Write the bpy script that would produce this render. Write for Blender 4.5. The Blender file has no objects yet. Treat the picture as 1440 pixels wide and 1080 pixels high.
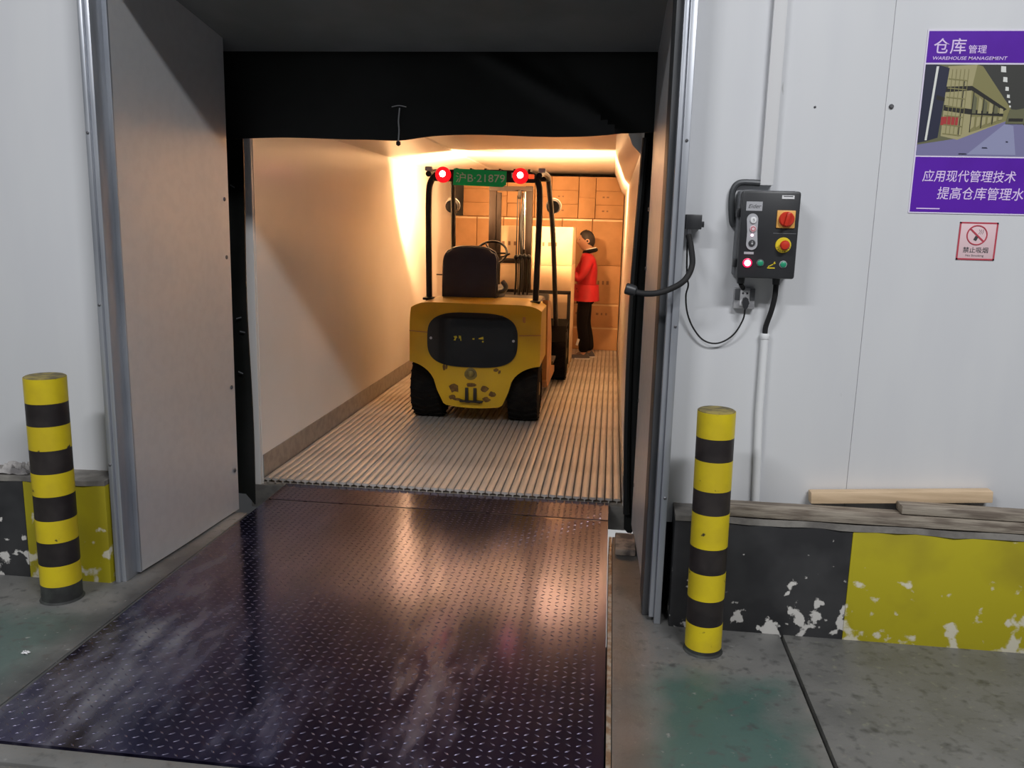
import bpy, bmesh, math, random
from mathutils import Vector, Matrix
random.seed(7)
R = math.radians
scene = bpy.context.scene
COL = scene.collection

# ------------------------------------------------------------------ camera
cam_d = bpy.data.cameras.new('camera')
cam = bpy.data.objects.new('camera', cam_d); COL.objects.link(cam)
_r = Vector((0.9926827, 0.11827629, 0.02432624))
_u = Vector((-0.04572675, 0.18175203, 0.98228065))
_f = Vector((-0.11175917, 0.97620537, -0.18583048))
cam.matrix_world = Matrix(((_r.x, _u.x, -_f.x, 0), (_r.y, _u.y, -_f.y, 0), (_r.z, _u.z, -_f.z, 1.62), (0, 0, 0, 1)))
cam_d.sensor_width = 36; cam_d.lens = 1175.65 / 1440 * 36; cam_d.clip_start = .05
scene.camera = cam

# ------------------------------------------------------------------ world, lamps, exposure
world = bpy.data.worlds.new('world'); scene.world = world; world.use_nodes = True
bg = world.node_tree.nodes['Background']
bg.inputs[0].default_value = (.90, .94, 1, 1); bg.inputs[1].default_value = .10
vs = scene.view_settings
vs.view_transform = 'Standard'; vs.look = 'None'; vs.gamma = 1; vs.use_curve_mapping = False; vs.exposure = 0.0

def area(name, loc, rot, sx, sy, power, col):
    l = bpy.data.lights.new(name, 'AREA'); l.shape = 'RECTANGLE'; l.size = sx; l.size_y = sy
    l.energy = power; l.color = col
    o = bpy.data.objects.new(name, l); COL.objects.link(o); o.location = loc; o.rotation_euler = rot
    return o
# high bay strip lamps of the hall (behind and above the photographer)
area('hall_lamp', (2.3, -1.5, 6.0), (0, 0, 0), 2.6, .5, 450, (.97, .98, 1))
area('hall_lamp', (-3.6, -2.2, 6.0), (0, 0, 0), 2.6, .5, 325, (.97, .98, 1))
# light added outside the truck to brighten the ground under the side curtain
area('yard_fill_light', (1.6, 6.2, 3.6), (0, 0, 0), .5, .5, 260, (1, 1, 1))

# ------------------------------------------------------------------ materials
def mat(name, col, rough=.5, metal=0., col2=None, scale=6., lo=.42, hi=.62, detail=4, bump=0., bscale=40.,
        emit=None, estr=0., stretch=(1, 1, 1), spots=None, rough2=None, coat=0., spec=.5, zwear=None, regions=(), dust=None, rscale=3.5):
    """Principled material. col2: second colour by noise; spots: (colour, scale, lo, hi);
    regions: list of (centre xyz, size xyz, colour, softness) paint or stain patches in object space."""
    m = bpy.data.materials.new(name); m.use_nodes = True
    nt = m.node_tree; N = nt.nodes; L = nt.links
    b = N['Principled BSDF']
    b.inputs['Roughness'].default_value = rough; b.inputs['Metallic'].default_value = metal
    b.inputs['Specular IOR Level'].default_value = spec
    b.inputs['Coat Weight'].default_value = coat
    c4 = lambda c: (c[0], c[1], c[2], 1)
    b.inputs['Base Color'].default_value = c4(col)
    tc = N.new('ShaderNodeTexCoord')
    mp = N.new('ShaderNodeMapping'); mp.inputs['Scale'].default_value = stretch
    L.new(tc.outputs['Object'], mp.inputs[0])
    cur = None
    def noise(sc, det=4, src=mp):
        n = N.new('ShaderNodeTexNoise'); n.inputs['Scale'].default_value = sc; n.inputs['Detail'].default_value = det
        L.new(src.outputs[0] if src is mp else src.outputs['Object'], n.inputs['Vector']); return n.outputs['Fac']
    def ramp(fac, lo, hi):
        r = N.new('ShaderNodeMapRange'); r.inputs[1].default_value = lo; r.inputs[2].default_value = hi
        L.new(fac, r.inputs[0]); return r.outputs[0]
    def mth(op, a, c):
        x = N.new('ShaderNodeMath'); x.operation = op
        for k, v in enumerate((a, c)):
            if isinstance(v, (int, float)): x.inputs[k].default_value = v
            else: L.new(v, x.inputs[k])
        return x.outputs[0]
    def mix(fac, c):
        nonlocal cur
        x = N.new('ShaderNodeMix'); x.data_type = 'RGBA'
        L.new(fac, x.inputs[0])
        if cur is None: x.inputs[6].default_value = c4(col)
        else: L.new(cur, x.inputs[6])
        x.inputs[7].default_value = c4(c)
        cur = x.outputs[2]
    if col2:
        f = ramp(noise(scale, detail), lo, hi); mix(f, col2)
        if rough2 is not None:
            rr = N.new('ShaderNodeMapRange'); rr.inputs[3].default_value = rough; rr.inputs[4].default_value = rough2
            L.new(f, rr.inputs[0]); L.new(rr.outputs[0], b.inputs['Roughness'])
    sep = None; dusts = []
    if regions or zwear:
        sep = N.new('ShaderNodeSeparateXYZ'); L.new(tc.outputs['Object'], sep.inputs[0])
    for (ctr, size, c, soft, amt) in regions:
        nz = noise(rscale, 8, mp if dust is not None else tc)
        f = None
        for k in range(3):
            if size[k] is None: continue
            d = mth('SUBTRACT', sep.outputs[k], ctr[k]); d = mth('ABSOLUTE', d, 0); d = mth('SUBTRACT', size[k], d)
            d = mth('ADD', d, mth('MULTIPLY', mth('SUBTRACT', nz, .5), soft * 2))
            d = ramp(d, -soft * .25, soft * (.9 if dust is not None else .5))
            f = d if f is None else mth('MULTIPLY', f, d)
        f = mth('MULTIPLY', f, amt)
        mix(f, c)
        if dust is not None: dusts.append(f)
    if dusts:          # dust is dull: less metallic, rougher
        d = dusts[0]
        for e in dusts[1:]: d = mth('MAXIMUM', d, e)
        for key, v0, v1 in (('Metallic', metal, 0.), ('Roughness', rough, dust)):
            rr = N.new('ShaderNodeMapRange'); rr.inputs[3].default_value = v0; rr.inputs[4].default_value = v1
            L.new(d, rr.inputs[0]); L.new(rr.outputs[0], b.inputs[key])
    if spots:
        for (c, sc, l_, h_) in (spots if isinstance(spots, list) else [spots]):
            mix(ramp(noise(sc, 6), l_, h_), c)
    if zwear:      # chips that grow denser towards z0: (colour, scale, z0, z1, lo, hi)
        c, sc, z0, z1, l_, h_ = zwear
        g = ramp(sep.outputs[2], z0, z1)
        g = mth('MULTIPLY', mth('SUBTRACT', 1, g), .16)
        n = mth('ADD', noise(sc, 5), g)
        mix(ramp(n, l_, h_), c)
    if cur is not None: L.new(cur, b.inputs['Base Color'])
    if bump:
        bp = N.new('ShaderNodeBump'); bp.inputs['Strength'].default_value = bump; bp.inputs['Distance'].default_value = .01
        L.new(noise(bscale, 5), bp.inputs['Height']); L.new(bp.outputs[0], b.inputs['Normal'])
    if emit:
        b.inputs['Emission Color'].default_value = c4(emit); b.inputs['Emission Strength'].default_value = estr
    return m

M = {}
M['wall'] = mat('white_wall_panel', (.72, .73, .75), .35, col2=(.70, .71, .735), scale=2, stretch=(3, 1, .6), spots=((.5, .5, .5), 9, .74, .8))
M['lining'] = mat('galvanised_lining', (.70, .70, .71), .36, .45, col2=(.675, .675, .685), scale=20, rough2=.42, bump=.03, bscale=3)
M['galv'] = mat('galvanised_trim', (.44, .46, .50), .38, .55, col2=(.34, .36, .40), scale=14, stretch=(1, 1, .15))
M['darksteel'] = mat('dark_steel', (.07, .075, .08), .5, .4, col2=(.11, .11, .115), scale=10, stretch=(1, 1, .2))
M['rubber'] = mat('black_rubber', (.008, .008, .009), .75, col2=(.016, .015, .015), scale=8)
M['vinyl'] = mat('black_vinyl', (.007, .008, .007), .5, col2=(.011, .012, .011), scale=5, bump=.15, bscale=7)
M['soffit'] = mat('dark_soffit', (.20, .21, .20), .7, col2=(.16, .17, .16), scale=2)
M['concrete'] = mat('concrete_floor', (.175, .172, .165), .6, col2=(.115, .115, .112), scale=3.2, lo=.38, hi=.68, detail=8, rough2=.42, bump=.12, bscale=60,
    regions=[((-3.0, 2.35, 0), (1.0, .62, None), (.055, .095, .085), .22, .8), ((.43, 2.45, 0), (.26, .48, None), (.04, .10, .085), .22, .85),
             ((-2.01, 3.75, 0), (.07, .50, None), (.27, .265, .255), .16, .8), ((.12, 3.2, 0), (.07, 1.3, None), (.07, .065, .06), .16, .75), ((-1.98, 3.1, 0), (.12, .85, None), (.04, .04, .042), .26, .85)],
    spots=[((.075, .075, .073), 22, .56, .72), ((.05, .05, .05), 9, .62, .72), ((.25, .25, .24), 34, .66, .76)])
M['concrete_side'] = mat('concrete_floor_worn', (.165, .162, .153), .55, col2=(.112, .112, .107), scale=3.4, lo=.38, hi=.68, detail=8, rough2=.4, bump=.12, bscale=60,
    spots=[((.08, .08, .075), 24, .54, .72), ((.05, .05, .048), 8, .62, .72), ((.21, .21, .165), 30, .60, .78)])
M['pit'] = mat('pit_dark', (.02, .02, .02), .9)
M['cap'] = mat('kerb_concrete', (.24, .225, .205), .8, col2=(.14, .13, .12), scale=9, bump=.25, bscale=50)
M['kblack'] = mat('kerb_black_paint', (.021, .021, .023), .45, col2=(.04, .04, .042), scale=4, zwear=((.62, .60, .57), 15, .0, .36, .70, .735))
M['kyellow'] = mat('kerb_yellow_paint', (.42, .36, .012), .45, col2=(.32, .265, .014), scale=2.6, zwear=((.66, .62, .48), 15, .0, .32, .68, .75))
M['bblack'] = mat('bollard_black', (.016, .012, .012), .5, col2=(.03, .024, .022), scale=9, spots=((.30, .28, .22), 20, .76, .8))
M['byellow'] = mat('bollard_yellow', (.68, .53, .012), .42, col2=(.58, .44, .015), scale=7, spots=((.05, .04, .02), 19, .685, .73))
M['bbase'] = mat('bollard_base', (.045, .05, .045), .7, col2=(.02, .02, .02), scale=10)
M['btop'] = mat('bollard_top', (.30, .24, .07), .8, col2=(.12, .10, .05), scale=22)
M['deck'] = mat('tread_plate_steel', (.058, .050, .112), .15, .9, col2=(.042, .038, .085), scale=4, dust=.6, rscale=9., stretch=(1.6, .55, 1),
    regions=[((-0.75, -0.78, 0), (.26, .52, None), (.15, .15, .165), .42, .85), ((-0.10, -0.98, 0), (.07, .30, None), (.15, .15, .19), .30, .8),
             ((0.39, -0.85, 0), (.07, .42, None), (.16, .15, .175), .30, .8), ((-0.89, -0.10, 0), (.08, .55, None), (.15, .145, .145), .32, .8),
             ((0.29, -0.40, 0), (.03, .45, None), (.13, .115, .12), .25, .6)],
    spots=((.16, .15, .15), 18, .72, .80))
M['lug'] = mat('tread_lug_worn', (.15, .14, .20), .38, .8, col2=(.09, .085, .13), scale=5)
M['edge'] = mat('rusty_edge_angle', (.24, .15, .09), .55, .5, col2=(.40, .36, .30), scale=30)
M['grp'] = mat('truck_white_lining', (.83, .80, .77), .28, col2=(.80, .77, .73), scale=1.5, spots=((.35, .3, .25), 5.5, .765, .79))
M['kick'] = mat('aluminium_kick', (.42, .40, .37), .42, .6, col2=(.34, .32, .30), scale=20)
M['slat'] = mat('aluminium_slat', (.60, .55, .50), .42, .25, col2=(.48, .43, .38), scale=5, stretch=(6, .6, 1), rough2=.5)
M['slatgap'] = mat('slat_channel', (.30, .26, .22), .7)
M['carton'] = mat('carton_board', (.47, .255, .115), .75, col2=(.41, .22, .095), scale=4)
M['carton2'] = mat('carton_board_pale', (.63, .45, .28), .72, col2=(.57, .40, .24), scale=4)
M['tape'] = mat('packing_tape', (.60, .43, .24), .3)
M['print'] = mat('carton_print', (.22, .12, .07), .8)
M['seam'] = mat('carton_seam', (.15, .08, .04), .9)
M['wood'] = mat('fresh_plank', (.62, .46, .30), .7, col2=(.52, .38, .24), scale=8, stretch=(.5, 6, 6))
M['oldwood'] = mat('weathered_plank', (.30, .26, .21), .85, col2=(.15, .12, .095), scale=10, stretch=(.6, 5, 5), bump=.3, bscale=30)
M['fork_y'] = mat('forklift_yellow', (.76, .47, .012), .35, col2=(.70, .42, .014), scale=4, spots=((.10, .04, .015), 13, .72, .76), coat=.2)
M['fork_rust'] = mat('forklift_worn_orange', (.55, .24, .06), .5, col2=(.40, .19, .07), scale=9)
M['fork_k'] = mat('forklift_black_cover', (.010, .010, .009), .25, col2=(.016, .015, .014), scale=3, coat=.15)
M['fork_d'] = mat('forklift_dark_metal', (.022, .017, .014), .45, .2, col2=(.034, .026, .02), scale=12)
M['mast'] = mat('mast_steel', (.020, .013, .010), .65, 0., spec=.12, col2=(.013, .009, .007), scale=10, stretch=(1, 1, .3))
M['chrome'] = mat('piston_rod', (.55, .52, .50), .15, 1.)
M['seat'] = mat('seat_vinyl', (.028, .030, .055), .40, col2=(.034, .036, .062), scale=6)
M['matte'] = mat('matte_black_paint', (.004, .0035, .003), .9, spec=.06)
M['grime'] = mat('rust_grime', (.15, .075, .02), .8, col2=(.24, .13, .03), scale=30)
M['tyre'] = mat('tyre_rubber', (.006, .005, .0045), .85, spec=.2, col2=(.012, .010, .008), scale=14)
M['rim'] = mat('wheel_rim', (.34, .25, .06), .55, .3, col2=(.16, .12, .06), scale=12)
M['plate_g'] = mat('number_plate_green', (.006, .80, .22), .4)
M['plate_w'] = mat('number_plate_white', (.75, .9, .78), .4)
M['red_on'] = mat('red_tail_lamp_lit', (.6, .01, .02), .3, emit=(1, .006, .012), estr=1.1)
M['red_core'] = mat('red_tail_lamp_bulb', (1, .4, .4), .3, emit=(1, .33, .33), estr=30)
M['amber'] = mat('orange_lens', (.8, .12, .03), .3, emit=(1, .12, .03), estr=.7)
M['headlens'] = mat('headlamp_lens', (1, .9, .7), .2, emit=(1, .80, .52), estr=18)
M['skin'] = mat('skin', (.56, .31, .20), .55)
M['hair'] = mat('dark_hair', (.010, .005, .004), .6)
M['jacket'] = mat('red_jacket', (.44, .004, .012), .65, col2=(.38, .004, .010), scale=9)
M['trousers'] = mat('black_trousers', (.006, .005, .006), .85, spec=.2)
M['shoe'] = mat('grey_shoe', (.10, .09, .10), .6)
M['white'] = mat('white_plastic', (.78, .78, .79), .4)
M['offwhite'] = mat('scuffed_white_pipe', (.74, .75, .76), .4, spots=((.2, .2, .2), 30, .72, .76))
M['blackpl'] = mat('black_plastic', (.022, .023, .026), .42, col2=(.030, .031, .034), scale=5)
M['greypl'] = mat('grey_plastic', (.14, .145, .155), .5)
M['silver'] = mat('silver_label', (.55, .55, .58), .35, .3)
M['ink'] = mat('dark_ink', (.05, .05, .055), .6)
M['red'] = mat('red_plastic', (.60, .035, .015), .35)
M['orange'] = mat('yellow_switch_plate', (.80, .42, .10), .45)
M['yellow'] = mat('yellow_collar', (.80, .62, .03), .4)
M['green'] = mat('green_button', (.02, .30, .16), .35)
M['lamp_red'] = mat('red_pilot_lamp', (1, .5, .6), .3, emit=(1, .30, .42), estr=9)
M['lamp_ring'] = mat('red_pilot_ring', (.5, .01, .06), .3, emit=(1, .02, .14), estr=.55)
M['pink'] = mat('pink_pilot_lamp', (1, .7, .8), .3, emit=(1, .6, .75), estr=2)
M['socket'] = mat('socket_metal', (.50, .50, .51), .4, .4, col2=(.36, .36, .38), scale=30)
M['pp_white'] = mat('poster_white', (.78, .72, .88), .35)
M['pp_purple'] = mat('poster_purple', (.115, .018, .42), .3, col2=(.10, .015, .36), scale=4)
M['pp_text'] = mat('poster_lettering', (.78, .62, .92), .35)
M['sg_pink'] = mat('sign_pale_pink', (.78, .57, .60), .35)
M['sg_red'] = mat('sign_red', (.50, .06, .09), .4)
M['paper'] = mat('crumpled_paper', (.42, .40, .39), .7, col2=(.16, .15, .15), scale=16)
M['yard'] = mat('yard_ground', (.45, .45, .45), .9)
M['steel'] = mat('bolt_steel', (.16, .16, .17), .4, .6)
M['wornblock'] = mat('worn_dock_block', (.32, .25, .20), .7, col2=(.10, .08, .07), scale=16)

# ------------------------------------------------------------------ mesh helpers
ORG = {}
def org(o): return ORG.get(o.name, Vector((0, 0, 0))) if o else Vector((0, 0, 0))

class MB:
    def __init__(s): s.v = []; s.f = []; s.mi = []; s.cur = 0
    def add(s, vs, fs):
        b = len(s.v); s.v += [Vector(p) for p in vs]
        for f in fs: s.f.append([i + b for i in f]); s.mi.append(s.cur)
        return s
    def box(s, c, d, bev=0, rot=None):
        c = Vector(c)
        if bev:
            bm = bmesh.new(); bmesh.ops.create_cube(bm, size=1)
            for v in bm.verts: v.co = Vector((v.co.x * d[0], v.co.y * d[1], v.co.z * d[2]))
            bmesh.ops.bevel(bm, geom=list(bm.edges), offset=bev, segments=2, affect='EDGES', profile=.5)
            bm.verts.index_update()
            vs = [v.co.copy() for v in bm.verts]; fs = [[v.index for v in f.verts] for f in bm.faces]; bm.free()
        else:
            x, y, z = d[0] / 2, d[1] / 2, d[2] / 2
            vs = [Vector(p) for p in ((-x, -y, -z), (x, -y, -z), (x, y, -z), (-x, y, -z), (-x, -y, z), (x, -y, z), (x, y, z), (-x, y, z))]
            fs = [[0, 3, 2, 1], [4, 5, 6, 7], [0, 1, 5, 4], [1, 2, 6, 5], [2, 3, 7, 6], [3, 0, 4, 7]]
        if rot is not None: vs = [rot @ p for p in vs]
        return s.add([p + c for p in vs], fs)
    def bb(s, x0, x1, y0, y1, z0, z1, bev=0):
        return s.box(((x0 + x1) / 2, (y0 + y1) / 2, (z0 + z1) / 2), (x1 - x0, y1 - y0, z1 - z0), bev)
    def cyl(s, p0, p1, r0, r1=None, n=16, cap=True):
        r1 = r0 if r1 is None else r1
        p0 = Vector(p0); p1 = Vector(p1); q = (p1 - p0).normalized().to_track_quat('Z', 'Y')
        vs = []; fs = []
        for p, r in ((p0, r0), (p1, r1)):
            for k in range(n):
                a = 2 * math.pi * k / n; vs.append(p + q @ Vector((r * math.cos(a), r * math.sin(a), 0)))
        for k in range(n): fs.append([k, (k + 1) % n, n + (k + 1) % n, n + k])
        if cap: fs.append(list(range(n))[::-1]); fs.append(list(range(n, 2 * n)))
        return s.add(vs, fs)
    def lathe(s, c, axis, prof, n=24):
        """prof: list of (radius, distance along axis)"""
        c = Vector(c); q = Vector(axis).normalized().to_track_quat('Z', 'Y'); vs = []; fs = []
        for r, h in prof:
            for k in range(n):
                a = 2 * math.pi * k / n; vs.append(c + q @ Vector((r * math.cos(a), r * math.sin(a), h)))
        for j in range(len(prof) - 1):
            for k in range(n): fs.append([j * n + k, j * n + (k + 1) % n, (j + 1) * n + (k + 1) % n, (j + 1) * n + k])
        fs.append(list(range(n))[::-1]); m = (len(prof) - 1) * n; fs.append(list(range(m, m + n)))
        return s.add(vs, fs)
    def tube(s, pts, r, n=8, flat=None):
        """sweep along pts; r number or list; flat=(w,h) gives a rectangular bar"""
        pts = [Vector(p) for p in pts]; vs = []; fs = []
        t0 = (pts[1] - pts[0]).normalized()
        up = Vector((0, 0, 1)) if abs(t0.z) < .9 else Vector((0, 1, 0))
        nx = t0.cross(up).normalized()
        for i, p in enumerate(pts):
            t = (pts[min(i + 1, len(pts) - 1)] - pts[max(i - 1, 0)]).normalized()
            nx = (nx - t * nx.dot(t)).normalized(); ny = t.cross(nx)
            rr = r[i] if isinstance(r, (list, tuple)) else r
            if flat:
                w, h = flat
                for a, c in ((-w, -h), (w, -h), (w, h), (-w, h)): vs.append(p + nx * a / 2 + ny * c / 2)
            else:
                for k in range(n):
                    a = 2 * math.pi * k / n; vs.append(p + nx * rr * math.cos(a) + ny * rr * math.sin(a))
        m = 4 if flat else n
        for i in range(len(pts) - 1):
            for k in range(m): fs.append([i * m + k, i * m + (k + 1) % m, (i + 1) * m + (k + 1) % m, (i + 1) * m + k])
        fs.append(list(range(m))[::-1]); fs.append(list(range((len(pts) - 1) * m, len(pts) * m)))
        return s.add(vs, fs)
    def torus(s, c, axis, r, r2, n=24, m=8):
        q = Vector(axis).normalized().to_track_quat('Z', 'Y'); c = Vector(c); vs = []; fs = []
        for i in range(n):
            a = 2 * math.pi * i / n
            for k in range(m):
                b = 2 * math.pi * k / m; rr = r + r2 * math.cos(b)
                vs.append(c + q @ Vector((rr * math.cos(a), rr * math.sin(a), r2 * math.sin(b))))
        for i in range(n):
            for k in range(m): fs.append([i * m + k, ((i + 1) % n) * m + k, ((i + 1) % n) * m + (k + 1) % m, i * m + (k + 1) % m])
        return s.add(vs, fs)
    def prism(s, poly, plane, a0, a1):
        """poly in plane 'xz','yz','xy' pushed along the third axis from a0 to a1"""
        def P(p, a): return {'xz': (p[0], a, p[1]), 'yz': (a, p[0], p[1]), 'xy': (p[0], p[1], a)}[plane]
        n = len(poly); vs = [P(p, a0) for p in poly] + [P(p, a1) for p in poly]
        fs = [list(range(n)), list(range(2 * n - 1, n - 1, -1))] + [[k, k + n, (k + 1) % n + n, (k + 1) % n] for k in range(n)]
        return s.add(vs, fs)
    def sheet(s, fn, nu, nv, th):
        """double sided sheet; fn(u,v)->point, thickness vector th"""
        th = Vector(th); A = [Vector(fn(i / nu, j / nv)) for i in range(nu + 1) for j in range(nv + 1)]
        vs = A + [p + th for p in A]; o = len(A); w = nv + 1; fs = []
        for i in range(nu):
            for j in range(nv):
                a = i * w + j; fs.append([a, a + 1, a + w + 1, a + w]); fs.append([o + a, o + a + w, o + a + w + 1, o + a + 1])
        for i in range(nu):
            for j in (0, nv):
                a = i * w + j; fs.append([a, a + w, o + a + w, o + a])
        for j in range(nv):
            for i in (0, nu):
                a = i * w + j; fs.append([a, a + 1, o + a + 1, o + a])
        return s.add(vs, fs)
    def build(s, name, m, parent=None, ang=35, origin=True):
        me = bpy.data.meshes.new(name)
        o = bpy.data.objects.new(name, me); COL.objects.link(o)
        if parent is not None:
            off = org(parent); o.parent = parent; ORG[o.name] = off
        elif origin is True:
            xs = [p.x for p in s.v]; ys = [p.y for p in s.v]; zs = [p.z for p in s.v]
            off = Vector(((min(xs) + max(xs)) / 2, (min(ys) + max(ys)) / 2, min(zs))); o.location = off; ORG[o.name] = off
        else:
            off = Vector((0, 0, 0)); ORG[o.name] = off
        me.from_pydata([p - off for p in s.v], [], s.f)
        for mm in (m if isinstance(m, (list, tuple)) else [m]): me.materials.append(M[mm] if isinstance(mm, str) else mm)
        if len(me.materials) > 1:
            for p, k in zip(me.polygons, s.mi): p.material_index = k
        bm = bmesh.new(); bm.from_mesh(me); bmesh.ops.recalc_face_normals(bm, faces=list(bm.faces)); bm.to_mesh(me); bm.free()
        me.polygons.foreach_set('use_smooth', [True] * len(me.polygons)); me.set_sharp_from_angle(angle=R(ang)); me.update()
        return o

def tag(o, label=None, cat=None, group=None, kind=None):
    if label: o['label'] = label
    if cat: o['category'] = cat
    if group: o['group'] = group
    if kind: o['kind'] = kind
    return o
def thing(name, label, cat, loc, group=None, kind=None):
    o = bpy.data.objects.new(name, None); COL.objects.link(o); o.location = loc; o.empty_display_size = .1
    ORG[o.name] = Vector(loc); return tag(o, label, cat, group, kind)
def dup(src, parent=None):
    c = src.copy(); COL.objects.link(c); c.parent = parent; ORG[c.name] = org(src); return c
def crv(pts, k=6):
    """catmull-rom through pts"""
    pts = [Vector(p) for p in pts]; out = []
    for i in range(len(pts) - 1):
        p0 = pts[max(i - 1, 0)]; p1 = pts[i]; p2 = pts[i + 1]; p3 = pts[min(i + 2, len(pts) - 1)]
        for j in range(k):
            t = j / k
            out.append(.5 * ((2 * p1) + (p2 - p0) * t + (2 * p0 - 5 * p1 + 4 * p2 - p3) * t * t + (3 * p1 - p0 - 3 * p2 + p3) * t ** 3))
    return out + [pts[-1]]
def text(name, body, m, parent, x0, x1, y, z0, z1, bold=0.012, th=.0006, shear=0., tilt=0.):
    """lettering on a plane facing -y, fitted into x0..x1 / z0..z1"""
    c = bpy.data.curves.new('t', 'FONT'); c.body = body; c.size = 1; c.offset = bold; c.shear = shear; c.resolution_u = 3
    t = bpy.data.objects.new('t', c); COL.objects.link(t)
    dg = bpy.context.evaluated_depsgraph_get(); me = bpy.data.meshes.new_from_object(t.evaluated_get(dg))
    bpy.data.objects.remove(t); bpy.data.curves.remove(c)
    xs = [v.co.x for v in me.vertices]; ys = [v.co.y for v in me.vertices]
    ax, bx_, ay, by = min(xs), max(xs), min(ys), max(ys)
    mb = MB()
    mb.add([(x0 + (v.co.x - ax) / (bx_ - ax) * (x1 - x0), y, z0 + (v.co.y - ay) / (by - ay) * (z1 - z0)) for v in me.vertices], [list(p.vertices) for p in me.polygons])
    bpy.data.meshes.remove(me)
    return mb.build(name, m, parent)
def skin(name, nodes, edges, m, parent=None, sub=2, root=0, flatten=None):
    """nodes: list of ((x,y,z), radius or (rx,ry)); grown with the Skin modifier, then baked"""
    me = bpy.data.meshes.new(name + '_s'); me.from_pydata([n[0] for n in nodes], edges, [])
    t = bpy.data.objects.new(name + '_s', me); COL.objects.link(t)
    md = t.modifiers.new('s', 'SKIN'); md.use_smooth_shade = True
    for i, n in enumerate(nodes):
        r = n[1] if isinstance(n[1], tuple) else (n[1], n[1])
        sv = me.skin_vertices[0].data[i]; sv.radius = r; sv.use_root = (i == root)
    ms = t.modifiers.new('u', 'SUBSURF'); ms.levels = sub; ms.render_levels = sub
    dg = bpy.context.evaluated_depsgraph_get(); em = bpy.data.meshes.new_from_object(t.evaluated_get(dg))
    bpy.data.objects.remove(t)
    mb = MB().add([v.co for v in em.vertices], [list(p.vertices) for p in em.polygons]); bpy.data.meshes.remove(em)
    return mb, (mb.build(name, m, parent, ang=180) if m else None)
ORD = ['first', 'second', 'third', 'fourth', 'fifth', 'sixth', 'seventh', 'eighth', 'ninth']

# ================================================================== THE SETTING
WY = 3.44            # wall face
floor = thing('floor', None, None, (0, 0, 0), kind='structure')
def slab(x0, x1, y0, y1, m='concrete'):
    return MB().bb(x0, x1, y0, y1, -.16, 0, .004).build('slab', m, floor)
slab(.070, .752, -3, 4.28)
slab(.766, 4.6, -3, 3.60, 'concrete_side')
slab(-5, -1.968, 2.160, 4.28)
slab(-5, .056, 2.066, 2.148)
slab(-5, .056, -3, 2.052)
MB().bb(-5, 4.6, -3, 4.24, -.9, -.62).build('subfloor', 'pit', floor)
tag(MB().bb(-8, 9, 4.3, 16, -1.3, -1.2).build('ground', 'yard', origin=False), kind='structure')

def wall_panels(name, xs, z0, z1):
    w = thing(name, None, None, (0, 0, 0), kind='structure')
    for a, b in zip(xs[:-1], xs[1:]):
        MB().bb(a + .0005, b - .0005, WY, WY + .1, z0, z1, .002).build('panel', 'wall', w)
    MB().bb(xs[0], xs[-1], WY + .03, WY + .12, z0, z1).build('backing', 'wall', w)
    return w
wall_panels('wall_right', [.268, 1.0, 2.05, 3.1, 4.6], .40, 4.6)
wall_panels('wall_left', [-5, -4.2, -3.15, -2.12], .40, 4.6)
tag(MB().bb(-2.12, .268, 3.33, 3.56, 2.66, 4.6).build('wall_top', 'wall', origin=False), kind='structure')

# painted kerbs at the foot of the walls
def kerb(name, segs, top):
    k = thing(name, None, None, (0, 0, 0), kind='structure')
    for x0, x1, m in segs:
        MB().bb(x0, x1, 3.29, 3.60, -.02, top - .012, .004).build('painted_block', m, k)
    x0 = min(s[0] for s in segs); x1 = max(s[1] for s in segs)
    def f(u, v):
        x = x0 + (x1 - x0) * u
        return (x, 3.286 + .31 * v + .004 * math.sin(x * 31) * (v < .01), top + .003 * math.sin(x * 17 + v * 5))
    MB().sheet(f, 60, 3, (0, 0, -.022)).build('capping', 'cap', k)
    return k
kerb('baseboard_right', [(.304, 1.0, 'kblack'), (1.0, 1.75, 'kyellow'), (1.75, 2.5, 'kblack'), (2.5, 4.6, 'kyellow')], .487)
kerb('baseboard_left', [(-5, -3.3, 'kyellow'), (-3.3, -2.556, 'kblack'), (-2.556, -2.165, 'kyellow')], .474)
# light grey worn end of the right kerb
# door frame
t1 = thing('trim_1', None, None, (0, 0, 0), kind='structure')
MB().bb(-2.150, -2.128, 3.300, 3.46, 0, 2.68, .003).build('outer_flange', 'galv', t1)
MB().bb(-2.128, -2.106, 3.312, 3.42, 0, 2.68, .003).build('jamb_channel', 'galv', t1)
MB().bb(-2.150, -2.112, 3.42, 3.60, 0, 2.68).build('gasket', 'rubber', t1)
t2 = thing('trim_2', None, None, (0, 0, 0), kind='structure')
MB().bb(.243, .270, 3.300, 3.46, 0, 2.68, .003).build('outer_flange', 'galv', t2)
MB().bb(.222, .243, 3.318, 3.60, .02, 2.68, .003).build('jamb_channel', 'galv', t2)
MB().bb(.196, .222, 3.372, 3.62, 0, 2.68, .004).build('gasket', 'darksteel', t2)
for z in (.55, 1.25, 1.95, 2.5):
    MB().lathe((.258, 3.300, z), (0, -1, 0), [(.006, 0), (.006, .003), (.003, .005)], 10).build('screw', 'steel', t2)
    MB().lathe((-2.139, 3.300, z), (0, -1, 0), [(.006, 0), (.006, .003), (.003, .005)], 10).build('screw', 'steel', t1)
t3 = thing('trim_3', None, None, (0, 0, 0), kind='structure')
MB().bb(-2.150, .270, 3.302, 3.34, 2.65, 2.74, .003).build('head_flange', 'galv', t3)

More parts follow.
